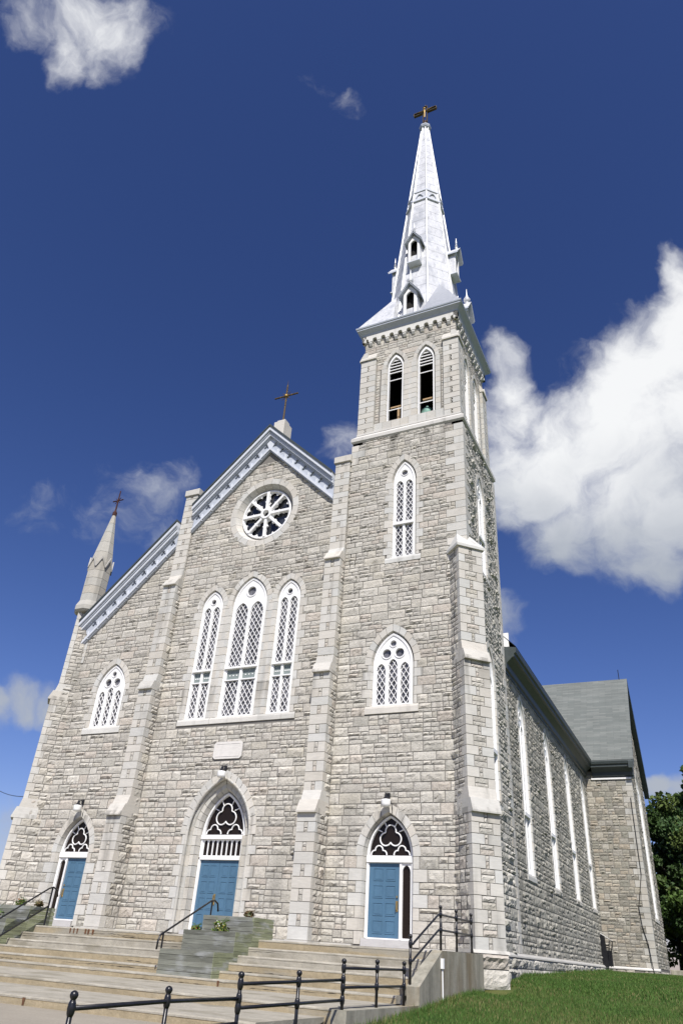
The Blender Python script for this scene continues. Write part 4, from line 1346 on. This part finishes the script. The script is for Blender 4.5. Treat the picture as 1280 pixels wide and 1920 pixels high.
def ncull(U_, V_):
    c = np.zeros(len(U_), bool)
    for o in ops_n: c |= o.culled(U_, V_)
    return c


nw = MB(NS); nw.plate([(5.4, -1.2), (27.8, -1.2), (27.8, 11.2), (5.4, 11.2)], [o.hole() for o in ops_n], -.5, 0, MOR)
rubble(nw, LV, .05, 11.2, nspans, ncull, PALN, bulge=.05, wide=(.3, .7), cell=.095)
nw.build('nave_wall', church)
for o in ops_n:
    window(church, o, 2, transom=(5.2, 5.35), circles=((0, 9.55, .2),), fr=NS, sill=(.85, .24, .05), liner=True, lat=(.25, .4))
# plinth of tower side and nave
q = MB(Fr((10.14, 0, 0), (1, 0, 0))); q.box(.3, 27.5, -1.3, -.02, -.5, -.02, MOR)
rubble(q, [-1.3, -.75, -.36, -.03], -1.3, -.03, lambda a, b: [(.3, 27.5)], None, PALT, bulge=.07, wide=(.5, 1.3), n0=-.02, psplit=.1)
q.extr_u([(-.5, .10), (-.5, -.03), (.04, -.03), (.03, .02), (-.06, .10)], .3, 27.5, ASH, (.46, .45, .415)); q.build('plinth', church)
# deep dark cornice along the eaves
cn2 = MB(NS); CPR = [(-.2, 11.9), (-.2, 10.72), (.06, 10.72), (.06, 10.85), (.14, 10.88), (.16, 11.1), (.26, 11.2), (.40, 11.34), (.50, 11.38), (.50, 11.5), (.58, 11.56), (.62, 11.72), (.60, 11.78)]
cn2.extr_u(CPR, 5.50, 27.3, DGR); cn2.build('eaves_cornice', church)
q = MB(); q.extr_u([(-5.5, 11.84), (-5.5, 12.5), (-5.6, 12.5), (-5.6, 11.84)], 9.95, 10.3, WHT); q.build('flashing', church)

TR = Fr((0, 27.5, 0), (0, -1, 0)); XR = 12.88
trw = MB(TR); trw.box(9.8, XR, -1.2, 11.2, -.5, 0, MOR)


def tq(a):
    return .62 if sum(1 for x in LV if x <= a + .01) % 2 else .36


rubble(trw, LV, .1, 11.0, lambda a, b: [(10.0, XR - tq(a))], None, PALS + [(.40, .36, .30), (.38, .365, .33)], bulge=.04, wide=(.25, .6))
for a, b in zip(LV[:-1], LV[1:]):
    if .1 < b < 11.0: trw.box(XR - tq(a) + .006, XR + .03, max(a, .1) + .009, b - .009, .0, .03, ASH, ashtint(.5))
TG = Fr((XR, 0, 0), (1, 0, 0)); trw.fr = TG
op_t = Op(32.2, 1.1, 2.9, 10.0, 1.9, .15, .3, .3, (.2, .5))
trw.plate([(27.5, -1.2), (36.9, -1.2), (36.9, 11.4), (32.2, 18.2), (27.5, 11.4)], [op_t.hole()], -.5, 0, MOR)


def tgs(a, b):
    cuts = [(0, 27.5 + (.3 if tq(a) > .5 else .5))]
    h = op_t.span(a, b)
    if h: cuts.append((32.2 - h, 32.2 + h))
    L = 0; out = []
    for c0, c1 in sorted(cuts):
        if c0 > L: out.append((L, c0))
        L = max(L, c1)
    out.append((L, 36.9)); return out


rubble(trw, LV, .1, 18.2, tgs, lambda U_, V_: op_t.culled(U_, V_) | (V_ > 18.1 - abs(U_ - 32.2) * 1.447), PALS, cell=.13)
for a, b in zip(LV[:-1], LV[1:]):
    if .1 < b < 11.0: trw.box(27.5, 27.5 + (.3 if tq(a) > .5 else .5) - .006, max(a, .1) + .009, b - .009, -.3, .031, ASH, ashtint(.5))
trw.fr = TR
trw.build('transept_wall', church)
window(church, op_t, 3, circles=((-.35, 10.9, .3), (.35, 10.9, .3)), fr=TG, sill=(1.5, .24, .05), lat=(.3, .45))
q = MB(TR); q.box(10.0, XR + .12, -1.2, -.02, -.5, .10, MOR)
rubble(q, [-1.2, -.6, -.02], -1.2, -.02, lambda a, b: [(10.0, XR + .12)], None, PALS, bulge=.05, wide=(.5, 1.1), n0=.10, psplit=.2)
q.extr_u([(-.3, .10), (-.3, -.03), (.16, -.03), (.16, .02), (.03, .10)], 10.0, XR + .14, ASH, (.58, .57, .54))
q.fr = Fr((XR + .12, 0, 0), (1, 0, 0)); q.box(27.4, 36.9, -1.2, -.02, -.5, -.02, MOR)
rubble(q, [-1.2, -.6, -.02], -1.2, -.02, lambda a, b: [(27.4, 36.9)], None, PALS, bulge=.05, wide=(.5, 1.1), n0=-.02)
q.fr = TR; q.build('plinth', church)
q = MB(TR); q.extr_u([(a, b - .02) for a, b in CPR[:-1]] + [(.60, 11.76)], 10.5, XR + .22, DGR); q.box(10.4, XR + .06, 10.64, 10.74, -.1, .10, WHT); q.build('eaves_cornice', church)
rf = MB(); rf.uvs = []
EV = 11.78; RZ = 18.95; RY = 32.2
uvroof(rf, [(4, 26.9, EV), (13.25, 26.9, EV), (13.25, RY, RZ), (2, RY, RZ)])
uvroof(rf, [(13.25, 37.5, EV), (4, 37.5, EV), (2, RY, RZ), (13.25, RY, RZ)])
rf.build('transept_roof', church)
q = MB(Fr((13.0, 0, 0), (1, 0, 0)))
for sg in (-1, 1):
    a = (RY + sg * 5.35, EV - .12); b = (RY, RZ - .06)
    P = [a, b, (b[0], b[1] - .42), (a[0], a[1] - .42)]; P = P if sg > 0 else P[::-1]
    q.prism(P[::-1] if sg > 0 else P[::-1], -.1, .235, DGR)
q.build('verge_board', church)
q = MB(); q.tube([(12.7, 32.2, 18.9), (12.7, 32.2, 19.7)], .03, IRN, 6); q.build('vent_pipe', church)
q = MB(); q.tube([(12.72, 27.42, 9.5), (12.70, 27.42, 5.0), (12.3, 27.42, 3.2), (12.35, 27.42, 2.2), (12.55, 27.40, 1.3), (12.62, 27.36, .3), (12.68, 27.30, -.2)], .022, IRN, 6)
tag(q.build('lightning_cable', church), 'thin dark cable wandering down the corner')

# ------------------------------------------------------------------ wall lamps
def lamp(x, z, label):
    r = thing('wall_lamp', label, 'lamp', (x, 0, z), 'lamps over the church doors')
    q = MB(); q.tube([(x, -.03, z + .28), (x, -.18, z + .32), (x, -.30, z + .24)], .025, IRN, 6)
    q.lathe((x, -.05, z + .28), [(.06, -.08), (.06, .08)], IRN, 8); q.tube([(x + .10, -.05, z + .1), (x + .17, -.1, z - .15), (x + .13, -.05, z - .35)], .012, IRN, 5); part_of(q.build('bracket', r), r)
    q = MB(); q.lathe((x, -.30, z), [(.135, .105), (.10, .15), (.055, .2), (.045, .28), (.015, .32)], IRN, 12); part_of(q.build('cap', r), r)
    q = MB(); q.lathe((x, -.30, z), [(.13, -.13), (.16, -.115), (.165, -.04), (.17, .06), (.165, .10), (.12, .11)], LMP, 14); part_of(q.build('lamp_shade', r, smooth=True), r)


lamp(6.95, 4.28, 'white glass lamp on a black bracket above the door beside the tower buttress')
lamp(-.06, 5.46, 'white glass lamp on a black bracket above the tall middle double door')
lamp(-7.12, 4.30, 'white glass lamp on a black bracket above the farthest left door')

# bells in the belfry
def bell(x, y, z, r, label):
    q = MB(); q.lathe((x, y, z), [(r * 1.05, 0), (r, .08), (r * .8, r * .35), (r * .68, r * .9), (r * .6, r * 1.25), (r * .35, r * 1.45), (.08, r * 1.5), (.06, r * 1.8)], VRD, 20)
    o = q.build('bell', None, smooth=True); tag(o, label, 'bell'); return o


bell(8.0, 1.15, 22.15, .46, 'green bronze bell low in the right belfry opening')
bell(7.15, 1.9, 22.0, .32, 'smaller green bell deep in the left belfry opening')
q = MB(); q.box(7.95, 8.45, 22.98, 23.06, -.75, -.62, TIM); q.box(6.25, 7.0, 22.95, 23.03, -.75, -.62, TIM); q.box(6.62, 6.72, 21.55, 22.95, -.75, -.65, TIM)
tag(q.build('bell_beam'), 'raw timber beam and post behind the belfry openings', 'beam')

# ------------------------------------------------------------------ steps and terrace
EDG = [(-4.75, -.10), (-5.25, -.30), (-5.75, -.50), (-6.15, -.67), (-6.55, -.86), (-7.0, -1.03), (-10.3, -1.18), (-12.8, -1.33)]
steps = thing('concrete_steps', 'wide worn concrete steps with rust stains below the church doors', 'steps', (0, -6, -1.5))


def slab(mb, x0, x1, y0, y1, z0, z1, mr, mt, nx=150):
    """step with a chipped, uneven, slightly overhanging nosing"""
    xs = np.linspace(x0, x1, nx); vs = []; w = 0
    for x in xs:
        ch = max(0, rng.normal(0, .010)) + (.035 * rng.random() if rng.random() < .10 else 0); w = .8 * w + rng.normal(0, .0012)
        vs += [(x, y0 + .008, z0), (x, y0 + .004, z1 - .055), (x, y0 + w - .004, z1 - .045), (x, y0 + w - .004, z1 - .018 - ch), (x, y0 + .012 + ch, z1 + w * .5), (x, y1, z1)]
    fr_, ft_ = [], []
    for i in range(nx - 1):
        a = i * 6; b = a + 6
        for j in range(5): (fr_ if j < 2 else ft_).append((a + j, b + j, b + j + 1, a + j + 1))
    ft_ += [(5, 4, 3, 2, 1, 0), tuple((nx - 1) * 6 + j for j in range(6))]
    o = mb.nv
    mb.add(vs, ft_, mt, raw=True)
    k = mb.mi(mr); mb.F += [[i + o for i in f] for f in fr_]; mb.m += [k] * len(fr_); mb.t += [(1, 1, 1)] * len(fr_)
    # ragged cracks along the riser, where the patching has come away
    for _ in range(int(rng.integers(1, 4))):
        x = rng.uniform(x0 + 4, x1 - 2); L_ = rng.uniform(1.0, 4.5); zc = z1 - rng.uniform(.10, .16); n = int(L_ / .09); top = []; bot = []
        for i in range(n + 1):
            zc += rng.normal(0, .004); t_ = max(.001, rng.normal(.0022, .0022)) if 0 < i < n else .001
            xx = min(x + i * .09, x1 - .02); top.append((xx, y0 + .0, zc + t_)); bot.append((xx, y0 + .0, zc - t_))
        mb.add(bot + top, [(i, i + 1, n + 2 + i, n + 1 + i) for i in range(n)], BLK, raw=True)


for i, (y, z) in enumerate(EDG):
    back = EDG[i - 1][0] + .3 if i else .3
    q = MB(); slab(q, -16, 10.04 if i < 6 else (10.04 if i == 6 else 9.9), y, back, z - .6, z, CON if i in (1, 2) else RIS, CON)
    part_of(q.build('step', steps), steps)
def rust(x, y, z, w, h):
    q = MB(); n = 5; P = []
    for i in range(n + 1):
        f = i / n; ww = w * (.8 + .25 * rng.random()) * (1 - .35 * f); P.append((x - ww, z - h * f * (1 + .1 * rng.random()))); P.append((x + ww * .7, z - h * f))
    q.add([(a_, y, b_) for a_, b_ in P], [(2 * i, 2 * i + 2, 2 * i + 3, 2 * i + 1) for i in range(n)], RST, raw=True); part_of(q.build('rust_stain', steps), steps)


RST = mat('rust_streak', (.13, .065, .035), .9, noise=[(20, .4, 4)])
for x in (-1.85, -1.70, -1.56, -1.22, -1.10, -.92): rust(x, -4.757, -.12, .04 + .02 * (x > -1.3), .13)
for x, y, z, h in ((5.35, -7.007, -1.055, .12), (6.05, -7.007, -1.055, .08), (-3.6, -10.307, -1.2, .13), (-2.9, -10.307, -1.2, .11), (4.9, -12.807, -1.36, .12)): rust(x, y, z, .045, h)

pw = MB(Fr((10.05, 0, 0), (1, 0, 0)))
pw.prism([(-6.36, -2.2), (-.85, -2.2), (-.85, -.06), (-4.65, -.08), (-6.36, -.85)], 0, .31, CO2)
pwo = tag(pw.build('parapet_wall'), 'stained concrete parapet sloping beside the steps at the tower corner', 'wall')
q = MB(); q.tube([(10.39, -4.75, -.40), (10.39, -4.73, -1.3)], .02, WHT, 6); q.box(10.36, 10.43, -.47, -.25, 4.70, 4.80, WHT); part = q.build('vent_pipe', pwo)
pw = MB(Fr((10.05, 0, 0), (1, 0, 0)))
pw.prism([(-10.45, -2.4), (-6.37, -2.4), (-6.37, -1.20), (-10.32, -1.20)], 0, .31, CO2)
tag(pw.build('kerb_wall'), 'low level concrete kerb wall under the nearer black railing', 'wall')

# railings
def rpost(root, x, y, z0, zb, collars):
    q = MB(); h = zb - z0
    q.tube([(x, y, z0 - .05), (x, y, zb - .05)], .030, IRN, 10)
    for z in collars: q.lathe((x, y, z), [(.030, -.08), (.042, -.05), (.048, 0), (.042, .05), (.030, .08)], IRN, 10)
    q.lathe((x, y, zb), [(.034, -.11), (.042, -.09), (.022, -.065), (.024, -.045), (.042, -.02), (.05, .005), (.042, .03), (.022, .046), (.0, .052)], IRN, 12)
    part_of(q.build('post', root, smooth=True), root)


def rrail(root, pts):
    q = MB(); q.tube(pts, .026, IRN, 10); part_of(q.build('rail', root, smooth=True), root)


X = 10.2
r1 = thing('iron_railing', 'black pipe railing with ball finials on top of the sloping parapet', 'railing', (X, -4, -.1))
for y in (-4.28, -2.9, -1.45): rpost(r1, X, y, -.08, .90, (.73, .38))
rpost(r1, 10.10, -6.27, -.84, .15, (-.01, -.36))
for z, z2 in ((.73, -.02), (.38, -.36)):
    rrail(r1, [(X, -1.45, z), (X, -4.28, z), (X, -4.45, z - .01), (X, -4.62, z - .07), (10.12, -5.98, z2 + .09), (10.105, -6.10, z2 + .02), (10.10, -6.27, z2)])
r2 = thing('iron_railing', 'black pipe railing with ball finials stepping down along the near end of the steps', 'railing', (X, -12, -1.5))
pz = [(-6.93, -1.2, -.41, (-.53, -.84)), (-8.52, -1.2, -.41, (-.53, -.84)), (-10.19, -1.2, -.43, (-.54, -.73, -.85, -1.05)), (-12.0, -1.9, -.64, (-.76, -1.07)), (-13.88, -1.9, -.68, (-.79, -.98, -1.09)),
      (-15.65, -2.1, -.86, (-.98,)), (-17.41, -2.1, -.90, (-1.02, -1.3))]
for y, z0, zb, cl in pz: rpost(r2, X, y, z0, zb, cl)
rrail(r2, [(X, -6.93, -.53), (X, -10.19, -.54)]); rrail(r2, [(X, -6.93, -.84), (X, -10.19, -.85)])
rrail(r2, [(X, -10.19, -.73), (X, -12.0, -.76), (X, -13.88, -.79)]); rrail(r2, [(X, -10.19, -1.05), (X, -12, -1.07), (X, -13.88, -1.09)])
rrail(r2, [(X, -13.88, -.975), (X, -15.65, -.98), (X, -17.41, -1.02)]); rrail(r2, [(X, -13.88, -1.28), (X, -17.41, -1.32)])
# handrails beside the planters
hr = thing('handrail', 'single black handrail climbing beside the middle wooden planter', 'railing', (3.2, -5.5, -.5))
rrail(hr, [(3.2, -6.86, -.50), (3.2, -6.85, -.30), (3.2, -6.78, -.16), (3.2, -6.60, -.08), (3.2, -4.62, .80), (3.2, -4.42, .83), (3.2, -4.25, .76), (3.2, -4.18, .56)])
for y, z, zb in ((-6.66, -.10, -1.0), (-4.55, .82, -.12)):
    q = MB(); q.tube([(3.2, y, zb), (3.2, y, z)], .024, IRN, 8); part_of(q.build('post', hr), hr)
hl = thing('handrail', 'two bar black handrail in front of the left wooden planter', 'railing', (-3.25, -6, -.5))
rrail(hl, [(-3.25, -8.4, -1.0), (-3.25, -6.39, -.01), (-3.25, -4.65, .97), (-3.25, -4.48, 1.02), (-3.25, -4.28, .95), (-3.25, -4.20, .76)])
rrail(hl, [(-3.25, -8.0, -1.42), (-3.25, -6.21, -.47), (-3.25, -4.50, .47)])
for y, z, zb in ((-4.50, 1.0, -.1), (-7.6, -.6, -1.2)):
    q = MB(); q.tube([(-3.25, y, zb), (-3.25, y, z)], .03, IRN, 8); part_of(q.build('post', hl), hl)

# ------------------------------------------------------------------ wooden stepped planters
def leafclump(mb, c, r, n, cols, sz, mt=LEA, up=.6):
    for _ in range(n):
        d = rng.normal(0, 1, 3); d /= np.linalg.norm(d); p = np.array(c) + d * r * rng.random() ** .5 * np.array((1, 1, up)); p[2] = max(p[2], c[2] - r * .3)
        a = rng.normal(0, 1, 3); a /= np.linalg.norm(a); b = np.cross(a, rng.normal(0, 1, 3)); b /= np.linalg.norm(b)
        s = sz * rng.uniform(.6, 1.3); col = cols[rng.integers(len(cols))]; f = rng.uniform(.7, 1.25)
        mb.add([p - a * s, p + b * s * .45, p + a * s, p - b * s * .45], [(0, 1, 2, 3)], mt, tuple(x * f for x in col), raw=True)


GREENS = [(.09, .16, .03), (.12, .19, .04), (.06, .11, .025), (.19, .22, .06), (.16, .15, .05)]


def plant(p, r, label, cols, flower=None):
    o = thing('flower_plant', label, 'plant', p)
    q = MB(); leafclump(q, p, r, 170, cols, .055)
    for _ in range(12):
        a = rng.uniform(0, 6.28); e = np.array(p) + np.array((math.cos(a) * r, math.sin(a) * r * .5, r * rng.uniform(.3, 1.1)))
        q.tube([np.array(p) - (0, 0, .08), (np.array(p) + e) / 2 + (0, 0, .05), e], .006, LEA, 4, tint=cols[0])
    part_of(q.build('foliage', o), o)
    if flower:
        q = MB(); leafclump(q, (p[0], p[1], p[2] + r * .35), r * .8, 16, flower, .03, FLW); part_of(q.build('blossom', o), o)


def planter(x0, x1, label):
    r = thing('wooden_planter', label, 'planter', (x0, -6.9, -1.05))
    tiers = [(-6.9, -5.98, -1.06, -.46), (-5.98, -5.12, -.86, .02), (-5.12, -4.0, -.40, .42)]
    for yf, yb, zb, zt in tiers:
        q = MB(); n = max(3, int(round((zt - zb) / .115))); h = (zt - zb) / n
        q.box(x0 + .03, x1 - .03, zb + .02, zt - .02, -(yf + .03), -(yf + .06), BLK)
        for k in range(n):
            a = zb + k * h + rng.uniform(.001, .005); b = zb + (k + 1) * h - rng.uniform(.001, .005); f = rng.uniform(.8, 1.15); t = (f, f, f * .97)
            dx = rng.uniform(-.008, .008)
            q.box(x0, x1 - .012, a, b, -yf - .045, -yf + dx * .3, WOD, (f * .88, f * .88, f * .93))                        # front board
            f = rng.uniform(.85, 1.15); q.box(x1 - .045, x1 + .003 + dx * .3, a, b, -yb + .002, -yf - .002, WOD, (f * 1.12, f * 1.17, f * .92))
            f = rng.uniform(.85, 1.1); q.box(x0 - .003, x0 + .045, a, b, -yb + .002, -yf - .002, WOD, (f, f, f))
        q.box(x0 + .03, x1 - .03, zt - .10, zt - .05, -yb, -(yf + .04), SOI)
        q.box(x0 + .05, x0 + .10, zb, zt - .02, -yf - .1, -yf - .046, WOD); q.box(x1 - .10, x1 - .05, zb, zt - .02, -yf - .1, -yf - .046, WOD)
        part_of(q.build('planter_box', r), r)
        zc = zb
        # boards that follow the steps below this tier
    q = MB()
    for y0, y1, z0, z1 in ((-5.98, -5.60, -.98, -.86), (-6.2, -5.98, -1.02, -.86), (-5.6, -5.12, -.70, -.86), (-5.12, -4.76, -.58, -.40), (-5.2, -4.76, -.29, -.40)):
        lo, hi = min(z0, z1), max(z0, z1)
        q.box(x1 - .05, x1 - .002, lo, hi, -y1, -y0, WOD, (.95, .95, .9))
    q.box(x0 - .02, x1 + .02, -1.13, -1.062, 6.80, 6.98, WOD, (2.2, 2.2, 2.1))
    part_of(q.build('base_board', r), r)


planter(3.35, 5.05, 'weathered grey green stepped wooden planter in the middle of the steps')
planter(-5.1, -3.4, 'weathered stepped wooden planter behind the two bar handrail at the left')
plant((4.35, -5.7, .10), .26, 'yellowing green plant with a pale bloom in the middle planter second tier', GREENS + [(.30, .24, .05), (.26, .25, .07)], [(.8, .78, .72)])
plant((3.6, -5.75, .03), .16, 'low straggly plant at the left end of the middle planter second tier', GREENS, [(.45, .12, .08)])
plant((4.75, -4.9, .48), .16, 'small reddish brown plant on the top tier of the middle planter', [(.13, .09, .04), (.09, .10, .04), (.2, .12, .06)])
plant((-4.3, -5.7, .10), .34, 'bushy green plant behind the black rail of the left planter', GREENS, [(.6, .3, .25)])
plant((-4.2, -4.8, .50), .20, 'green plant near the wall on the top tier of the left planter', GREENS, [(.5, .1, .06)])
plant((-3.6, -4.6, .50), .15, 'small dry brown plant beside the post of the left handrail', [(.16, .11, .05), (.10, .10, .04)])
plant((-2.5, -12.84, -1.42), .10, 'tuft of grass growing at the foot of a step', [(.10, .18, .03), (.14, .22, .05)])

# ------------------------------------------------------------------ basement hatch frame in the nave corner
bh = thing('iron_gate', 'black iron gate leaf and frame leaning in the corner of nave and transept', 'gate', (10.2, 26.4, -.2))
q = MB(); q.prism([(10.07, .0), (10.36, .0), (10.28, 1.56), (9.98, 1.72)], -26.18, -26.12, IRN); part_of(q.build('gate_leaf', bh), bh)
q = MB(); q.tube([(10.0, 26.3, 1.70), (10.68, 26.3, 1.33), (10.55, 26.3, .75)], .035, IRN, 6); q.tube([(10.25, 26.3, -.3), (10.5, 26.3, 1.35)], .03, IRN, 6); q.tube([(10.1, 26.3, .95), (10.4, 26.3, 1.0)], .03, IRN, 6)
q.box(10.30, 10.58, .05, .85, -26.40, -26.3, IRN); q.tube([(10.5, 26.3, .75), (10.45, 26.3, .02)], .02, IRN, 6); part_of(q.build('gate_frame', bh), bh)
q = MB(); q.box(13.1, 15.5, -.6, .15, -34.6, -34.2, CO2, c=.02); tag(q.build('kerb_wall'), 'short pale concrete wall by the trees beyond the transept', 'wall')
q = MB(); pts = [(-10.9 - 17.2 * t, .1 + 11.8 * t, 4.90 + 3.8 * t - 1.2 * t * (1 - t)) for t in np.linspace(0, 1.3, 18)]
q.tube(pts, .018, IRN, 5); tag(q.build('power_cable'), 'black overhead cable running to the left corner buttress', 'cable')

# ------------------------------------------------------------------ ground
def gz(x, y):
    if x > 10.2:
        z = np.interp(y, [-40, -25, -10, -6.3, -3.9, -1, 1, 3.7, 7, 13.6, 25, 60, 300], [-2.3, -2.0, -1.53, -1.29, -1.10, -.97, -.80, -.63, -.55, -.40, -.22, -.15, -.15])
        return z + .02 * math.sin(x * 1.7 + y * .9) * min(1, abs(x - 10.2)) - .0 * x
    return float(np.interp(y, [-300, -40, -25, -12.8, -12.7, 60, 300], [-2.6, -2.35, -1.97, -1.52, -1.9, -.6, -.3]))


xs = np.concatenate([np.linspace(-400, -14, 14), np.linspace(-12, 10.1, 8), np.linspace(10.3, 30, 60), np.linspace(34, 400, 16)])
ys = np.concatenate([np.linspace(-300, -42, 10), np.linspace(-40, -14, 27), [-12.85, -12.75], np.linspace(-12, 60, 110), np.linspace(66, 700, 16)])
vs = [(x, y, gz(x, y)) for y in ys for x in xs]; n = len(xs)
fs = [(j * n + i, j * n + i + 1, (j + 1) * n + i + 1, (j + 1) * n + i) for j in range(len(ys) - 1) for i in range(n - 1)]
q = MB(); q.add(vs, fs, GRD, raw=True); tag(q.build('ground', smooth=True), kind='structure')
q = MB(); q.add([(-40, -60, -2.5), (10.12, -60, -2.5), (10.12, -25, -1.96), (-40, -25, -1.96), (10.12, -12.5, -1.475), (-40, -12.5, -1.475)], [(0, 1, 2, 3), (3, 2, 4, 5)], PAV, raw=True)
tag(q.build('pavement'), kind='structure')

# lawn
nb = 130000
gx = 10.38 + rng.random(nb) ** 1.3 * 9; gy = -14 + rng.random(nb) * 20
far = rng.random(nb) < .35
gy[far] = 4 + rng.random(far.sum()) * 24; gx[far] = 10.25 + rng.random(far.sum()) * 8
ok = ~((gx < 10.3) & (gy < 3.5)) & ~((gy > -1.6) & (gy < .5) & (gx < 11.12)) & ~((gy > 27.3) & (gx < 13.1))
gx = gx[ok]; gy = gy[ok]; nb = len(gx)
gzv = np.array([gz(a, b) for a, b in zip(gx, gy)])
hh = rng.uniform(.035, .085, nb) * np.where((gx < 10.6) & (gy < 0) | (gx < 10.5) & (gy > 3.5), rng.uniform(1., 2.6, nb), 1); an = rng.uniform(0, 6.28, nb); wd = rng.uniform(.006, .013, nb) * (1 + (gy > 0) * .9); ln = rng.uniform(-.5, .5, (nb, 2)) * hh[:, None]
v = np.zeros((nb, 3, 3)); v[:, 0] = np.stack([gx - np.cos(an) * wd, gy - np.sin(an) * wd, gzv - .01], 1); v[:, 1] = np.stack([gx + np.cos(an) * wd, gy + np.sin(an) * wd, gzv - .01], 1)
v[:, 2] = np.stack([gx + ln[:, 0], gy + ln[:, 1], gzv + hh], 1)
q = MB(); q.V = [v.reshape(-1, 3)]; q.nv = nb * 3; q.F = np.arange(nb * 3).reshape(-1, 3).tolist(); q.m = [q.mi(BLA)] * nb
gc = np.array([(.062, .122, .023), (.080, .148, .030), (.050, .102, .021), (.14, .155, .05), (.175, .165, .068)])
pat = np.sin(gx * 1.3 + 2 * np.sin(gy * .7)) + np.sin(gy * 1.1 + gx * .6)
ci = np.where(rng.random(nb) < np.clip(.10 + .13 * pat + np.where(gy < -3, .12, 0), .04, .5), rng.integers(3, 5, nb), rng.integers(0, 3, nb))
q.t = (gc[ci] * rng.uniform(.8, 1.2, (nb, 1))).tolist()
tag(q.build('lawn_grass'), 'short green lawn with dry patches beside the church', 'grass', kind='stuff')


# ------------------------------------------------------------------ trees beyond the transept
def tree(x, y, z, h, r, label, seed, nleaf=9000, sz=.20, low=.08):
    global rng
    keep = rng; rng = np.random.default_rng(seed)
    o = thing('leafy_tree', label, 'tree', (x, y, z), 'trees behind the transept')
    t = MB(); B = np.array((x, y, z))
    top = B + (0, 0, h * .8); t.tube([B, B + (0.05, 0, h * .25), B + (.1, .05, h * .5), top], [.32, .26, .17, .05], BRK, 8)
    tips = []
    for k in range(26):
        f = rng.uniform(low + .08, .95); a = rng.uniform(0, 6.28); rr = r * math.sqrt(max(.05, 1 - ((f - .45) / .58) ** 2)) * rng.uniform(.5, 1.0)
        s = B + (0, 0, h * f * .72); e = B + np.array((math.cos(a) * rr, math.sin(a) * rr, h * (f * .95 + .02)))
        t.tube([s, (s + e) / 2 + (0, 0, .25), e], [.10, .06, .02], BRK, 5); tips.append(e); tips.append((s + e * 2) / 3)
    tips.append(B + (0, 0, h * .93))
    part_of(t.build('trunk', o), o)
    cw = MB(); per = nleaf // len(tips)
    P = []; T = []
    for e in tips:
        cr = r * rng.uniform(.22, .42); f = rng.uniform(.75, 1.25); base = np.array(((.045, .085, .02), (.06, .105, .022), (.035, .07, .02), (.085, .12, .03))[rng.integers(4)]) * f
        d = rng.normal(0, 1, (per, 3)); d /= np.linalg.norm(d, axis=1)[:, None]
        p = e + d * cr * (rng.random((per, 1)) ** .45) * (1, 1, .75)
        a = rng.normal(0, 1, (per, 3)); a /= np.linalg.norm(a, axis=1)[:, None]
        b = np.cross(a, rng.normal(0, 1, (per, 3))); b /= np.linalg.norm(b, axis=1)[:, None]
        s = sz * rng.uniform(.6, 1.25, (per, 1))
        P.append(np.stack([p - a * s, p + b * s * .55, p + a * s, p - b * s * .55], 1).reshape(-1, 3)); T.append(base * rng.uniform(.75, 1.3, (per, 1)))
    v = np.concatenate(P); nn = len(v) // 4
    cw.V = [v]; cw.nv = len(v); cw.F = np.arange(len(v)).reshape(-1, 4).tolist(); cw.m = [cw.mi(LEA)] * nn; cw.t = np.concatenate(T).tolist()
    part_of(cw.build('crown', o), o)
    rng = keep


tree(13.9, 44.5, -.2, 13.4, 3.0, 'tall leafy tree close behind the transept corner, its top against the cloud', 3, 20000, .19)
tree(17.2, 46.5, -.2, 16.4, 4.0, 'tallest dark green tree at the right edge', 5, 26000, .21)
tree(15.6, 41.0, -.2, 8.0, 2.7, 'low dark bushy tree by the short concrete wall', 8, 16000, .19, .0)
tree(13.2, 48.0, -.2, 10.0, 3.4, 'narrow dark tree filling the gap behind the transept', 21, 18000, .2, .0)
tree(16.2, 52.0, -.4, 7.0, 3.6, 'low round bush in the shade below the taller trees', 33, 14000, .22, .0)
